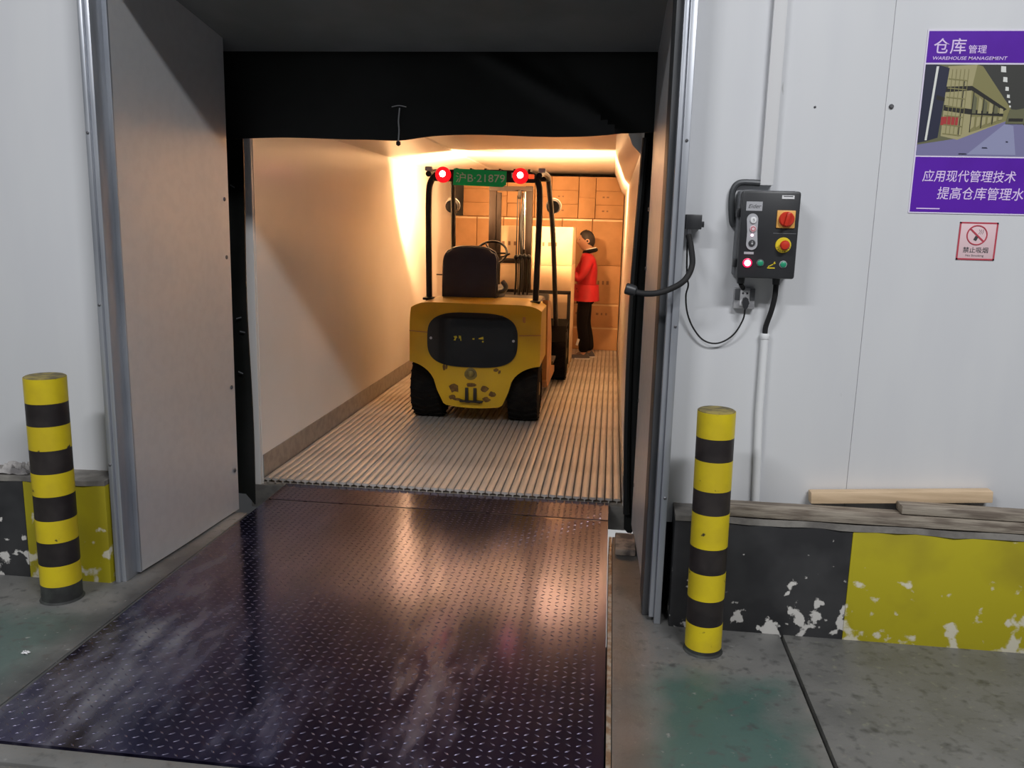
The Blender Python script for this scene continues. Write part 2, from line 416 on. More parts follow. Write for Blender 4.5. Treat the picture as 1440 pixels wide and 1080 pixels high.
# lining of the dock passage: galvanised sheets, tapering towards the truck
def lining(name, xa, ya, xb, yb, th, z1):
    w = thing(name, None, None, (0, 0, 0), kind='structure')
    def f(u, v):
        x = xa + (xb - xa) * u; y = ya + (yb - ya) * u
        return (x + .004 * math.sin(u * 5 + v * 3) , y, .012 + (z1 - .012) * v)
    MB().sheet(f, 12, 20, (th, 0, 0)).build('lining_sheet', 'lining', w)
    s = 1 if th < 0 else -1
    MB().bb(min(xa, xa + th) - .003, max(xa, xa + th) + .003, ya - .006, ya + .004, .012, z1).build('edge_strip', 'galv', w)
    for z in (.25, .72, 1.42, 1.72):
        MB().lathe((xb - (xb - xa) * .04, yb - .04, z), (s, 0, 0), [(.011, 0), (.011, .004), (.006, .007)], 10).build('fastener', 'steel', w)
    return w
lining('wall_inner_left', -2.088, 3.404, -2.022, 4.30, -.05, 2.70)
lining('wall_inner_right', .203, 3.630, .178, 4.46, .05, 2.70)
ce = thing('ceiling', None, None, (0, 0, 0), kind='structure')
MB().prism([(3.56, 2.68), (4.46, 2.49), (4.46, 2.56), (3.56, 2.76)], 'yz', -2.6, .75).build('soffit_panel', 'soffit', ce)

# ------------------------------------------------------------------ dock shelter (one thing: curtains, added light-blocking sheets, pull rope)
ds = thing('dock_shelter', 'black vinyl dock shelter curtains framing the open truck end', 'dock shelter', (-.97, 4.62, 0))
def hb(x): return 2.045 + (x + 2.07) / 2.2 * .055 + .008 * math.sin(x * 6) - .012 * math.exp(-((x + 1.15) / .12) ** 2)
def fh(u, v):
    x = -2.62 + 3.3 * u; z = hb(x) + (2.72 - hb(x)) * v
    w = .012 * math.sin(x * 5 + z * 3) + .035 * math.exp(-(((x + .25) * .55 + (z - 2.25)) / .05) ** 2) * max(0, 1 - abs(x + .3) / .7)
    w += .03 * math.exp(-(((x + .1) * .9 + (z - 2.2)) / .03) ** 2) * max(0, 1 - abs(x + .1) / .35)
    return (x, 4.56 - w - .05 * (1 - v), z)
MB().sheet(fh, 90, 26, (0, .012, 0)).build('header_curtain', 'vinyl', ds)
def ssheet(side):
    def f(u, v):
        z = -.075 + 2.8 * v
        if side < 0:
            xi = -2.074 + .006 * math.sin(z * 4); xo = -2.66
            zb = z + (.10 if v == 0 else 0) * abs(math.sin(u * 9))
        else:
            xi = .118 + .02 * (abs(z - 1.0) / 1.0) ** 2 * .9; xo = .72
            zb = z - (.03 * math.sin(u * 37) + .02 * math.sin(u * 91) if v == 0 else 0)
        x = xi + (xo - xi) * u
        w = .016 * math.sin(z * 7 + u * 4) * u + .012 * math.sin(u * 16 + z)
        return (x, 4.62 - w, zb)
    MB().sheet(f, 26, 40, (0, .012, 0)).build('side_curtain', 'vinyl', ds)
ssheet(-1); ssheet(1)
for x in (-2.67, .70): MB().bb(x, x + .02, 3.5, 4.70, -.1, 2.80).build('light_block_sheet', 'vinyl', ds)  # unseen sheets added to keep outside light out of the passage
MB().bb(-2.67, .72, 3.5, 4.72, 2.80, 2.82).build('light_block_sheet', 'vinyl', ds)
MB().bb(-2.67, -2.15, 3.56, 3.60, 0, 2.80).build('light_block_sheet', 'vinyl', ds)
MB().bb(.26, .72, 3.60, 3.64, 0, 2.80).build('light_block_sheet', 'vinyl', ds)
# edge roll on the right curtain
MB().tube(crv([(.150, 4.60, .02), (.128, 4.60, .6), (.124, 4.60, 1.3), (.150, 4.60, 2.09)], 8), .020, 8).build('edge_roll', 'vinyl', ds)
rp = MB(); rp.tube(crv([(-1.190, 4.50, 2.222), (-1.15, 4.495, 2.228), (-1.112, 4.50, 2.222)]), .0024, 6)
rp.tube(crv([(-1.146, 4.492, 2.215), (-1.149, 4.48, 2.15), (-1.144, 4.47, 2.10), (-1.146, 4.465, 2.045)]), .0036, 6)
rp.build('pull_rope', 'white', ds)
MB().lathe((-1.146, 4.465, 2.045), (0, 0, -1), [(.004, 0), (.012, .004), (.012, .02), (.003, .026)], 10).build('rope_knob', 'blackpl', ds)
for z, x, a in ((1.80, -2.13, .5), (1.06, -2.12, -.3), (.98, -2.10, .2), (.74, -2.12, .4)):     # torn strips of clear tape
    MB().box((x, 4.588, z), (.03, .003, .006), 0, Matrix.Rotation(a, 3, 'Y')).build('tape_scrap', 'greypl', ds)

# ------------------------------------------------------------------ dock leveller
lv = thing('dock_leveler', 'dark tread-plate dock leveler ramp bridging the floor to the truck', 'dock leveler', (-.95, 3.4, 0))
X0, X1, Y0, YH, Y1 = -1.952, .046, 2.160, 4.53, 4.815
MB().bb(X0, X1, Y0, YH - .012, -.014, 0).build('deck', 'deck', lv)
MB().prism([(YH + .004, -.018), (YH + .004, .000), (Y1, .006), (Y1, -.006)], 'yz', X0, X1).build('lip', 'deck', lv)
for k in range(9):
    a = X0 + .02 + k * (X1 - X0 - .04) / 9
    MB().cyl((a, YH - .004, -.014), (a + (X1 - X0) / 9 - .03, YH - .004, -.014), .012, n=10).build('hinge_barrel', 'darksteel', lv)
MB().bb(X0 + .05, X1 - .05, Y0 + .02, YH - .05, -.20, -.03).build('underframe', 'darksteel', lv)
MB().bb(X1 + .006, X1 + .022, Y0, 4.28, -.12, -.002).build('edge_angle', 'edge', lv)
MB().bb(X0 - .014, X0 - .004, Y0, 4.28, -.12, -.004).build('edge_angle', 'darksteel', lv)
lg = MB(); P = .034
def lug(x, y, z, a, L=.0115, W=.0034, H=.0016):
    ca, sa = math.cos(a), math.sin(a)
    def p(u, w, h): return (x + u * ca - w * sa, y + u * sa + w * ca, z + h)
    lg.add([p(-L, 0, 0), p(0, -W, 0), p(L, 0, 0), p(0, W, 0), p(-L * .45, 0, H), p(L * .45, 0, H)],
           [[0, 1, 4], [1, 5, 4], [1, 2, 5], [2, 3, 5], [3, 4, 5], [3, 0, 4]])
nx = int((X1 - X0 - .02) / P); ny = int((Y1 - Y0 - .02) / P)
for i in range(nx):
    for j in range(ny):
        y = Y0 + .014 + j * P
        if abs(y - YH) < .022: continue
        z = 0 if y < YH else .006 * (y - YH) / (Y1 - YH)
        lug(X0 + .014 + i * P, y, z, R(35) if (i + j) % 2 else R(-35))
tag(lg.build('tread_lugs', 'lug', lv, ang=10), kind='stuff')

# worn block beside the leveler's far corner
tag(MB().bb(.084, .185, 4.02, 4.26, .0005, .034, .006).build('timber_block', 'wornblock'),
    'worn brown timber block on the floor beside the ramp and right seal', 'timber block')

# ================================================================== TRUCK BODY
tk = thing('truck_body', 'white-lined refrigerated truck body backed up to the dock', 'truck', (-.99, 8.4, -.12))
TL, TR, TY0, TY1, TF = -2.115, .130, 4.845, 12.2, .03
MB().bb(TL - .07, TL, TY0, TY1, -.12, 2.45).build('side_wall', 'grp', tk)
MB().bb(TR, TR + .07, TY0, TY1, -.12, 2.45).build('side_wall', 'grp', tk)
MB().bb(TL, TR, TY0, TY1, 2.325, 2.45).build('roof_panel', 'grp', tk)
MB().bb(TL, TR, TY1 - .05, TY1 + .02, -.12, 2.45).build('front_wall', 'grp', tk)
MB().prism([(TL, 2.225), (-1.57, 2.312), (-1.57, 2.33), (TL, 2.33)], 'xz', TY0, 10.96).build('cove', 'grp', tk)
MB().prism([(TR, 2.03), (.085, 2.075), (-.01, 2.30), (-.01, 2.33), (TR, 2.33)], 'xz', TY0, 10.96).build('cove', 'grp', tk)
MB().bb(TL, TR, TY0, TY1, -.10, TF - .030).build('floor_base', 'slatgap', tk)
MB().bb(TL, TL + .006, TY0 + .004, TY1 - .06, TF - .01, .172).build('kick_plate', 'kick', tk)
MB().bb(TR - .006, TR, TY0 + .004, TY1 - .06, TF - .01, .172).build('kick_plate', 'kick', tk)
MB().bb(TL - .07, TR + .07, TY0 - .028, TY0, -.16, -.012, .004).build('rear_sill', 'kick', tk)
MB().bb(TL - .07, TL - .002, TY0 - .03, TY0, -.012, 2.45, .004).build('rear_post', 'grp', tk)
MB().bb(TR + .002, TR + .07, TY0 - .03, TY0, -.012, 2.45, .004).build('rear_post', 'grp', tk)
MB().bb(TL, TR, TY0 - .03, TY0, 2.33, 2.45, .004).build('rear_header', 'grp', tk)
ns = 46; pitch = (TR - TL - .02) / ns
first = None
for k in range(ns):
    if first is None:
        w = pitch * .86; sl = MB()
        prof = [(-w / 2, -.013), (-w / 2, -.002), (-w / 2 + .002, 0), (w / 2 - .002, 0), (w / 2, -.002), (w / 2, -.013), (.004, -.016), (.004, -.030), (-.004, -.030), (-.004, -.016)]
        sl.prism([(TL + .01 + pitch / 2 + a, TF + b) for a, b in prof], 'xz', TY0 - .012, TY1 - .06)
        first = sl.build('slat', 'slat', tk, ang=60)
    else:
        c = dup(first, tk); c.location.x += k * pitch

# ================================================================== FORKLIFT (local: origin under the rear axle, +y forward)
fk = thing('forklift', 'yellow counterbalance forklift seen from behind inside the truck', 'forklift', (0, 0, 0))
HW = .53
def cw_bottom(x):
    a = abs(x)
    if a < .235: return .135 + .02 * (a / .235) ** 2
    if a < .30: return .155 + (a - .235) / .065 * .15
    t = min(1, (a - .30) / .23)
    return .305 + .185 * math.sqrt(max(0, 1 - (1 - t) ** 2))
def cw_rear(x, z):
    y = -.36 + .10 * (abs(x) / HW) ** 3.5
    if z > .80: y += .10 * ((z - .80) / .18) ** 2.2
    if z < .45: y += .06 * ((.45 - z) / .32) ** 1.5
    return y
cw = MB(); nxx, nzz = 44, 16
vs_ = []
for i in range(nxx + 1):
    x = -HW + 2 * HW * i / nxx; zb = cw_bottom(x); zt = .975 - .05 * (abs(x) / HW) ** 8
    for j in range(nzz + 1):
        z = zb + (zt - zb) * j / nzz; vs_.append(Vector((x, cw_rear(x, z), z)))
fs_ = []; w_ = nzz + 1; n_ = len(vs_)
front_ = [Vector((p.x * .985, .42, p.z)) for p in vs_]
for i in range(nxx):
    for j in range(nzz):
        a = i * w_ + j; fs_.append([a, a + w_, a + w_ + 1, a + 1]); fs_.append([n_ + a, n_ + a + 1, n_ + a + w_ + 1, n_ + a + w_])
    a = i * w_; fs_.append([a, n_ + a, n_ + a + w_, a + w_]); a += nzz; fs_.append([a, a + w_, n_ + a + w_, n_ + a])
for j in range(nzz):
    for i in (0, nxx): a = i * w_ + j; fs_.append([a, a + 1, n_ + a + 1, n_ + a])
cwo = cw.add(vs_ + front_, fs_).build('counterweight', 'fork_y', fk)
# black rounded cover on the rear, following the curve of the counterweight
def on_cw(mb, poly, off, th=.008, nu=26, nv=14):
    """cover a rounded-rectangle patch (cx,cz,hw,hh,rad) laid on the rear of the counterweight"""
    cx, cz, hw, hh, rad = poly
    def f(u, v):
        a, b = 2 * u - 1, 2 * v - 1
        # squircle mapping of the square to a rounded rectangle
        n = rad; m = max(abs(a), abs(b)); l = (abs(a) ** n + abs(b) ** n) ** (1 / n) if m > 0 else 1
        k = m / l if l > 0 else 1
        x = cx + hw * a * k; z = cz + hh * b * k
        return (x, cw_rear(x, z) - off, z)
    return mb.sheet(f, nu, nv, (0, th, 0))
cv = on_cw(MB(), (-.005, .695, .362, .215, 3.2), .012, .014, 36, 20).build('rear_cover', 'fork_k', fk)
for x in (-.335, .325):
    MB().lathe((x, cw_rear(x, .70) - .012, .70), (0, -1, 0), [(.011, 0), (.011, .004), (.006, .007)], 10).build('cover_bolt', 'silver', cv)
wl = MB()
def fleck(pts):
    wl.prism([(a, b) for a, b in pts], 'xz', -.375, -.371)
fleck([(-.150, .722), (-.128, .728), (-.118, .715), (-.130, .705), (-.132, .690), (-.148, .692), (-.138, .708)])
fleck([(-.108, .730), (-.090, .728), (-.086, .690), (-.094, .690), (-.096, .708), (-.106, .706)])
fleck([(.002, .712), (.018, .714), (.018, .702), (.004, .702)])
fleck([(.050, .715), (.088, .728), (.090, .706), (.052, .708)])
fleck([(.078, .694), (.092, .696), (.090, .682), (.080, .684)])
tag(wl.build('worn_lettering', 'yellow', cv), 'worn yellow remains of lettering', kind='stuff')
# tow pin, tow bracket and grime at the bottom of the counterweight
MB().lathe((-.01, -.345, .43), (0, -1, 0), [(.055, 0), (.055, .012), (.030, .020), (.026, .03), (.012, .036)], 20).build('tow_pin', 'rim', fk)
tb = MB(); tb.bb(-.10, .085, -.352, -.325, .19, .205, .003); tb.bb(-.055, -.030, -.356, -.325, .20, .31, .003); tb.bb(.012, .037, -.356, -.325, .20, .31, .003)
tb.build('tow_bracket', 'fork_d', fk)
rg = random.Random(11)
for x0, z0, s1, s2 in ((-.150, .30, .050, .050), (.100, .31, .045, .040), (-.165, .225, .030, .030), (-.125, .205, .050, .020), (-.04, .190, .045, .016), (.05, .195, .060, .020),
                       (.115, .215, .040, .026), (.165, .26, .036, .036), (-.01, .335, .06, .02), (-.225, .47, .016, .030), (-.205, .475, .010, .025), (.19, .465, .030, .016), (.22, .45, .014, .020)):
    n = 9; pg = [(x0 + s1 * rg.uniform(.55, 1) * math.cos(2 * math.pi * k / n), z0 + s2 * rg.uniform(.5, 1) * math.sin(2 * math.pi * k / n)) for k in range(n)]
    gm = MB(); v3 = [(x, cw_rear(x, z) - .003, z) for x, z in pg] + [(x, cw_rear(x, z) + .004, z) for x, z in pg]
    gm.add(v3, [list(range(n)), list(range(2 * n - 1, n - 1, -1))] + [[k, k + n, (k + 1) % n + n, (k + 1) % n] for k in range(n)])
    gm.build('grime_patch', 'grime', cwo)
MB().box((.400, cw_rear(.4, .86) - .001, .865), (.022, .008, .045), .003).build('paint_chip', 'fork_rust', cwo)
MB().box((.20, cw_rear(.2, .885) + .002, .885), (.075, .010, .022), .003).build('lock_plate', 'rim', cwo)
for sgn in (-1, 1):
    sm = MB()
    pts = [(sgn * (.365 + .165 * k / 8), cw_rear(.365 + .165 * k / 8, .745) - .002, .742) for k in range(9)]
    sm.tube(pts, .004, 6)
    sm.build('panel_seam', 'fork_rust', cwo)
# chassis and flanks
MB().bb(-.30, .30, -.05, 2.05, .16, .50, .01).build('chassis', 'fork_d', fk)
for sgn in (-1, 1):
    s = MB(); a0, a1 = (.49, .535) if sgn > 0 else (-.535, -.49)
    s.prism([(.42, .50), (.34, .97), (.62, .94), (.92, .62), (1.02, .30), (1.50, .22), (1.50, .16), (.60, .16), (.44, .26)], 'yz', a0, a1)
    s.build('side_panel', 'fork_rust', fk)
    MB().prism([(1.46, .46), (1.60, .605), (2.30, .605), (2.40, .50), (2.40, .46), (2.28, .58), (1.62, .58), (1.52, .44)], 'yz', a0 + (.0 if sgn < 0 else -.2) - (.10 if sgn < 0 else 0), a1 + (.2 if sgn < 0 else .10)).build('fender', 'matte', fk)
    MB().bb(min(sgn * .38, sgn * .55), max(sgn * .38, sgn * .55), 1.05, 1.42, .30, .33, .005).build('step', 'fork_d', fk)
MB().bb(-.46, .46, .40, 1.02, .50, .955, .03).build('battery_hood', 'fork_d', fk)
MB().bb(-.46, .46, 1.00, 1.75, .50, .55, .01).build('floor_plate', 'fork_d', fk)
MB().prism([(1.55, .55), (1.52, .80), (1.60, .93), (1.80, .90), (1.84, .55)], 'yz', -.44, .44).build('dash_cowl', 'fork_d', fk)
# wheels
def wheel(x0, x1, y, r, name):
    c = (x0 + x1) / 2; w = x1 - x0
    t = MB().lathe((x0, y, r), (1, 0, 0), [(r * .58, .01), (r * .62, 0), (r * .93, .008), (r, w * .18), (r * 1.0, w * .82), (r * .93, w - .008), (r * .62, w), (r * .58, w - .01)], 36).build(name, 'tyre', fk)
    MB().lathe((x0, y, r), (1, 0, 0), [(r * .20, .006), (r * .24, .02), (r * .50, .035), (r * .575, .014), (r * .575, w - .014), (r * .5, w - .035), (r * .24, w - .02), (r * .20, w - .006)], 24).build('rim', 'rim', t)
    tr = MB()
    for k in range(24):
        a = 2 * math.pi * k / 24; q = Matrix.Rotation(a, 3, 'X')
        for s in (-1, 1):
            p = q @ Vector((0, 0, r)); tr.box((c + s * w * .25, y + p.y, r + p.z), (w * .44, .022, .012), 0, q @ Matrix.Rotation(s * .35, 3, 'Z'))
    tr.build('tread', 'tyre', t)
wheel(-.535, -.275, 0, .262, 'rear_wheel'); wheel(.265, .520, 0, .262, 'rear_wheel')
wheel(-.64, -.40, 1.95, .28, 'front_wheel'); wheel(.40, .64, 1.95, .28, 'front_wheel')
MB().cyl((-.28, 0, .262), (.28, 0, .262), .05).build('steer_axle', 'fork_d', fk)
# overhead guard
gd = MB()
hoop = crv([(-.470, .20, .95), (-.478, .20, 1.4), (-.476, .18, 1.80), (-.455, .16, 1.93), (-.395, .15, 1.99), (-.30, .15, 2.005), (0, .15, 2.01),
            (.30, .15, 2.005), (.395, .15, 1.99), (.440, .16, 1.93), (.452, .18, 1.80), (.448, .20, 1.4), (.440, .20, .95)], 5)
gdo = gd.tube(hoop, .026, 10).build('overhead_guard', 'fork_d', fk)
for s, xt, xm, xb in ((-1, -.475, -.49, -.52), (1, .445, .48, .53)):
    MB().tube(crv([(xt, .16, 1.995), (xt, .6, 2.04), (xt, 1.10, 2.035), (xt - s * .002, 1.22, 1.97), (xm, 1.36, 1.60), (xm + s * .02, 1.50, 1.20), (xb, 1.62, .60)], 6), .024, 10).build('guard_post', 'fork_d', fk)
for k in range(7):
    x = -.36 + k * .12
    MB().bb(x - .009, x + .009, .16, 1.20, 2.005, 2.045).build('roof_bar', 'fork_d', gdo)
MB().bb(-.46, .44, 1.13, 1.18, 2.00, 2.045, .004).build('front_crossbar', 'fork_d', gdo)
for x in (-.470, .468): MB().box((x, .155, 2.035), (.06, .05, .035), .008).build('corner_bracket', 'silver', gdo)
for x in (-.475, .44): MB().bb(x - .04, x + .04, .14, .26, .955, .975, .003).build('foot_plate', 'fork_d', gdo)
# tail lamps and number plate on the hoop's cross beam
tr_ = MB().bb(-.42, .42, .095, .135, 1.935, 2.005, .006).build('lamp_beam', 'fork_d', fk)
for x in (-.335, .300):
    l = MB().lathe((x, .100, 1.985), (0, -1, 0), [(.062, 0), (.064, .03), (.050, .045), (.02, .052)], 24).build('tail_lamp', 'red_on', fk)
    MB().lathe((x, .052, 1.990), (0, -1, 0), [(.026, 0), (.024, .006), (.01, .010)], 16).build('bulb', 'red_core', l)
MB().bb(.365, .41, .07, .098, 1.965, 2.00, .004).build('indicator_lens', 'amber', fk)
MB().bb(.225, .250, .075, .098, 1.97, 2.01, .004).build('indicator_lens', 'plate_w', fk)
npz = Matrix.Rotation(-.03, 3, 'Y')
pl = MB()
pts = [(-.250, 1.905), (.155, 1.895), (.185, 1.915), (.188, 2.02), (-.245, 2.035)]
pl.prism(pts, 'xz', .066, .072)
plo = pl.build('number_plate', 'plate_g', fk)
text('plate_lettering', '\u6caaB\u00b721879', 'plate_w', plo, -.228, .175, .064, 1.925, 2.005, bold=.004, th=.001)
# seat
st = MB()
prof = []
def seatback(u, v):
    a, b = 2 * u - 1, v
    hw = .235 if b < .7 else .235 - .07 * ((b - .7) / .3) ** 2.2
    z = .97 + .43 * b; 
    if b > .93: z -= .02 * abs(a) ** 3
    return (-.155 + hw * a, .36 + .05 * b - .035 * (1 - a * a) - .02 * math.sin(b * 3.1), z)
MB().sheet(seatback, 18, 18, (0, .11, 0)).build('seat_back', 'seat', fk)
pipe = [seatback(0, k / 10) for k in range(11)] + [seatback(k / 10, 1) for k in range(1, 10)] + [seatback(1, 1 - k / 10) for k in range(11)]
MB().tube([(p[0], p[1] + .05, p[2]) for p in pipe], .013, 6).build('seat_piping', 'seat', fk)
MB().box((-.13, .68, .995), (.46, .46, .12), .04).build('seat_cushion', 'seat', fk)
MB().bb(-.36, .10, .30, .46, .945, .975, .006).build('seat_base', 'fork_d', fk)
MB().tube([(-.36, .40, 1.155), (-.42, .38, 1.157), (-.445, .37, 1.158)], .006, 6).build('recliner_lever', 'fork_d', fk)
MB().tube(crv([(.08, .45, 1.02), (.135, .46, 1.03), (.15, .47, 1.07), (.12, .48, 1.11)]), .022, 8).build('seat_belt_reel', 'greypl', fk)
# steering wheel and column, levers
MB().torus((-.06, 1.02, 1.335), (0, -.72, .70), .145, .012, 30, 8).build('steering_wheel', 'fork_d', fk)
sw = MB()
for k in range(3):
    a = 2 * math.pi * k / 3; q = Vector((0, -.72, .70)).to_track_quat('Z', 'Y')
    sw.tube([Vector((-.06, 1.02, 1.335)), Vector((-.06, 1.02, 1.335)) + q @ Vector((.14 * math.cos(a), .14 * math.sin(a), 0))], .009, 6)
sw.lathe((-.06, 1.03, 1.325), (0, -.72, .70), [(.035, 0), (.035, .015), (.02, .022)], 14)
sw.build('wheel_spokes', 'fork_d', fk)
MB().tube([(-.06, 1.04, 1.32), (-.065, 1.25, 1.13), (-.06, 1.55, .80)], .03, 10).build('steering_column', 'fork_d', fk)
for x, z in ((.165, 1.30), (.205, 1.305), (.245, 1.31), (.285, 1.305)):
    lo = MB().tube(crv([(x - .03, 1.30, .90), (x - .01, 1.22, 1.08), (x, 1.10, z - .02)]), .010, 6).build('control_lever', 'fork_d', fk)
    MB().lathe((x, 1.10, z - .03), (0, 0, 1), [(.008, 0), (.020, .014), (.023, .032), (.013, .050), (.004, .054)], 12).build('lever_knob', 'blackpl', lo)
MB().tube(crv([(.02, 1.0, 1.30), (.07, .99, 1.31), (.12, .98, 1.335)]), .009, 6).build('direction_lever', 'fork_d', fk)
# head lamps on the guard posts
HL = []
for x, y, z, dx in ((-.525, 1.47, 1.76, -.02), (.478, 1.42, 1.775, .03)):
    h = MB().lathe((x, y - .05, z), (0, 1, .12), [(.025, 0), (.060, .012), (.066, .05), (.070, .078)], 20).build('head_lamp', 'blackpl', fk)
    MB().torus((x, y + .035, z + .012), (0, 1, .12), .066, .010, 22, 8).build('lamp_rim', 'chrome', h)
    MB().lathe((x, y + .028, z + .010), (0, 1, .12), [(.060, 0), (.05, .014), (.02, .020)], 20).build('lamp_lens', 'headlens', h)
    MB().box((x - (.02 if x > 0 else -.02), y - .04, z), (.05, .03, .04), .004).build('lamp_bracket', 'fork_d', h)
    HL.append((x, y + .09, z + .03))
# mast
for s, xo in ((-1, -.225), (1, .155)):
    MB().bb(xo - .018, xo + .055, 2.06, 2.15, .06, 2.00, .004).build('outer_rail', 'mast', fk)
    xi = xo + (.060 if s < 0 else -.052)
    MB().bb(xi, xi + .045, 2.07, 2.14, .12, 1.93, .004).build('inner_rail', 'mast', fk)
MB().bb(-.245, .215, 2.05, 2.10, 1.945, 1.995, .004).build('mast_crosshead', 'mast', fk)
MB().bb(-.245, .215, 2.05, 2.10, 1.20, 1.25, .004).build('mast_crossbar', 'mast', fk)
MB().bb(-.245, .215, 2.05, 2.10, .30, .40, .004).build('mast_crossbar', 'mast', fk)
MB().cyl((.135, 2.02, .35), (.135, 2.02, 1.35), .026).build('lift_cylinder', 'mast', fk)
MB().cyl((.135, 2.02, 1.35), (.135, 2.02, 1.94), .015).build('lift_rod', 'chrome', fk)
for x in (.06, .085):
    MB().tube([(x, 2.03, .5), (x, 2.03, 1.90)], 0, flat=(.012, .006)).build('lift_chain', 'fork_d', fk)
for k, x in enumerate((.105, .115)):
    MB().tube(crv([(x, 2.00, .7), (x + .01, 1.99, 1.2), (x - .005, 2.00, 1.6), (x + .02, 2.02, 1.88)]), .009, 6).build('hydraulic_hose', 'rubber', fk)
MB().lathe((.06, 2.045, 1.91), (1, 0, 0), [(.02, 0), (.045, .006), (.045, .034), (.02, .04)], 20).build('chain_pulley', 'fork_d', fk)
for x in (-.28, .23): MB().cyl((x, 1.55, .50), (x, 2.05, .75), .03).build('tilt_cylinder', 'mast', fk)
# carriage with load backrest and forks
cr = MB(); cr.bb(-.60, .60, 2.19, 2.225, .40, .47, .004); cr.bb(-.60, .60, 2.19, 2.225, .13, .20, .004)
cr.build('carriage', 'fork_d', fk)
lb = MB(); lb.bb(-.63, .64, 2.215, 2.245, .875, .915, .004)
for x in (-.615, -.30, .0, .30, .622): lb.bb(x - .018, x + .018, 2.215, 2.245, .12, .90, .004)
lb.build('load_backrest', 'fork_d', fk)
for x in (-.10, .48):
    MB().prism([(2.23, .50), (2.23, .045), (3.15, .045), (3.15, .055), (2.27, .085), (2.262, .50)], 'yz', x - .05, x + .05).build('fork', 'fork_d', fk)
fk.location = (-1.062, 6.82, TF + .001)
# light of the two head lamps
for (x, y, z), ax, pw in zip(HL, ((-.58, .74, .55), (.10, .70, .62)), (130, 190)):
    l = bpy.data.lights.new('head_lamp_beam', 'SPOT'); l.energy = pw; l.color = (1, .58, .275)
    l.spot_size = R(174); l.spot_blend = .2; l.shadow_soft_size = .05
    o = bpy.data.objects.new('head_lamp_beam', l); COL.objects.link(o); o.parent = fk
    o.location = (x, y, z); o.rotation_euler = Vector(ax).to_track_quat('-Z', 'Y').to_euler()

# ================================================================== LOAD ON THE FORKS
def carton(x0, x1, y0, y1, z0, z1, m, label, group, prints=0, tape=True, loc_g=.002):
    g = loc_g
    mb = MB().bb(x0 + g, x1 - g, y0, y1, z0 + .0006, z1 - .0012, .005)
    o = mb.build('carton', m); tag(o, label, 'carton', group)
    w = x1 - x0; h = z1 - z0; cx = (x0 + x1) / 2
    if tape:
        MB().bb(x0 + g + .004, x1 - g - .004, y0 - .0008, y0 + .01, z1 - .030, z1 - .010).build('tape', 'tape', o)
    if prints:
        for k in range(prints):
            pw = w * random.uniform(.05, .09); px_ = cx + w * (-.22 + .15 * k); pz = z0 + h * .55
            MB().bb(px_ - pw / 2, px_ + pw / 2, y0 - .0010, y0 + .004, pz - h * .05, pz + h * .05).build('print_mark', 'print', o)
    return o
LX0, LX1, LY0, LY1 = -1.300, -.425, 9.135, 10.02
zz = [.170, .40, .640, .925, 1.205, 1.622]
pal = thing('pallet', 'wooden pallet on the forks under the pale cartons', 'pallet', ((LX0 + LX1) / 2, 9.58, TF))
for x in (LX0 + .06, (LX0 + LX1) / 2, LX1 - .06):
    for y in (LY0 + .06, 9.58, LY1 - .06):
        MB().bb(x - .055, x + .055, y - .06, y + .06, TF + .001, TF + .086, .004).build('block', 'wood', pal)
    MB().bb(x - .055, x + .055, LY0, LY1, TF + .086, TF + .106, .003).build('stringer', 'wood', pal)
for k in range(7):
    y = LY0 + k * (LY1 - LY0 - .10) / 6
    MB().bb(LX0, LX1, y, y + .10, TF + .106, TF + .138, .003).build('deck_board', 'wood', pal)
xm = -.865
LAY = ['bottom', 'second', 'third', 'fourth', 'top']
for r in range(5):
    for side, a, b in (('left', LX0, xm), ('right', xm, LX1)):
        carton(a, b, LY0, LY1, zz[r] , zz[r + 1], 'carton2',
               'pale carton on the forklift load, %s layer, %s side' % (LAY[r], 'left' if side == 'left' else 'worker'), 'pale cartons stacked on the forklift pallet', prints=(3 if r == 4 else 0), tape=False)

# ================================================================== CARTONS STACKED AGAINST THE TRUCK FRONT
BY = 11.05
def wallcarton(x0, x1, z0, z1, label, prints, tape):
    d = random.uniform(-.02, .025)
    carton(x0, x1, BY + d, BY + d + .50, z0, z1, 'carton', label, 'brown cartons stacked across the truck', prints, tape, .003)
lowx = [.122, -.270, -.66, -1.05, -1.43, -1.78, -2.108]
lowz = [.031, .340, .645, 1.140, 1.735]
rown = ['bottom row', 'second row from the floor', 'third row from the floor', 'tall fourth row from the floor']
for r in range(4):
    for c in range(6):
        wallcarton(lowx[c + 1], lowx[c], lowz[r], lowz[r + 1],
                   'brown cargo carton, %s, %s from the right wall' % (rown[r], ORD[c]), 3 if r in (1, 2) and c < 2 else 0, r in (0, 1, 3))
upx = [(.122, -.243, 3), (-.243, -.462, 2), (-.462, -.812, 3), (-.812, -1.03, 2), (-1.03, -1.39, 3), (-1.39, -1.61, 2), (-1.61, -1.97, 3)]
for c, (xa, xb, n) in enumerate(upx):
    zs = [1.737 + (2.262 - 1.737) * k / n for k in range(n + 1)]
    names = ['lowest', 'middle', 'topmost'] if n == 3 else ['lower', 'upper']
    for k in range(n):
        wallcarton(xb, xa, zs[k], zs[k + 1], '%s %s brown carton, top tier, %s column from right wall' % (names[k], 'wide' if n == 3 else 'narrow', ORD[c]), 2 if c in (0, 2) and k < 2 else 0, False)

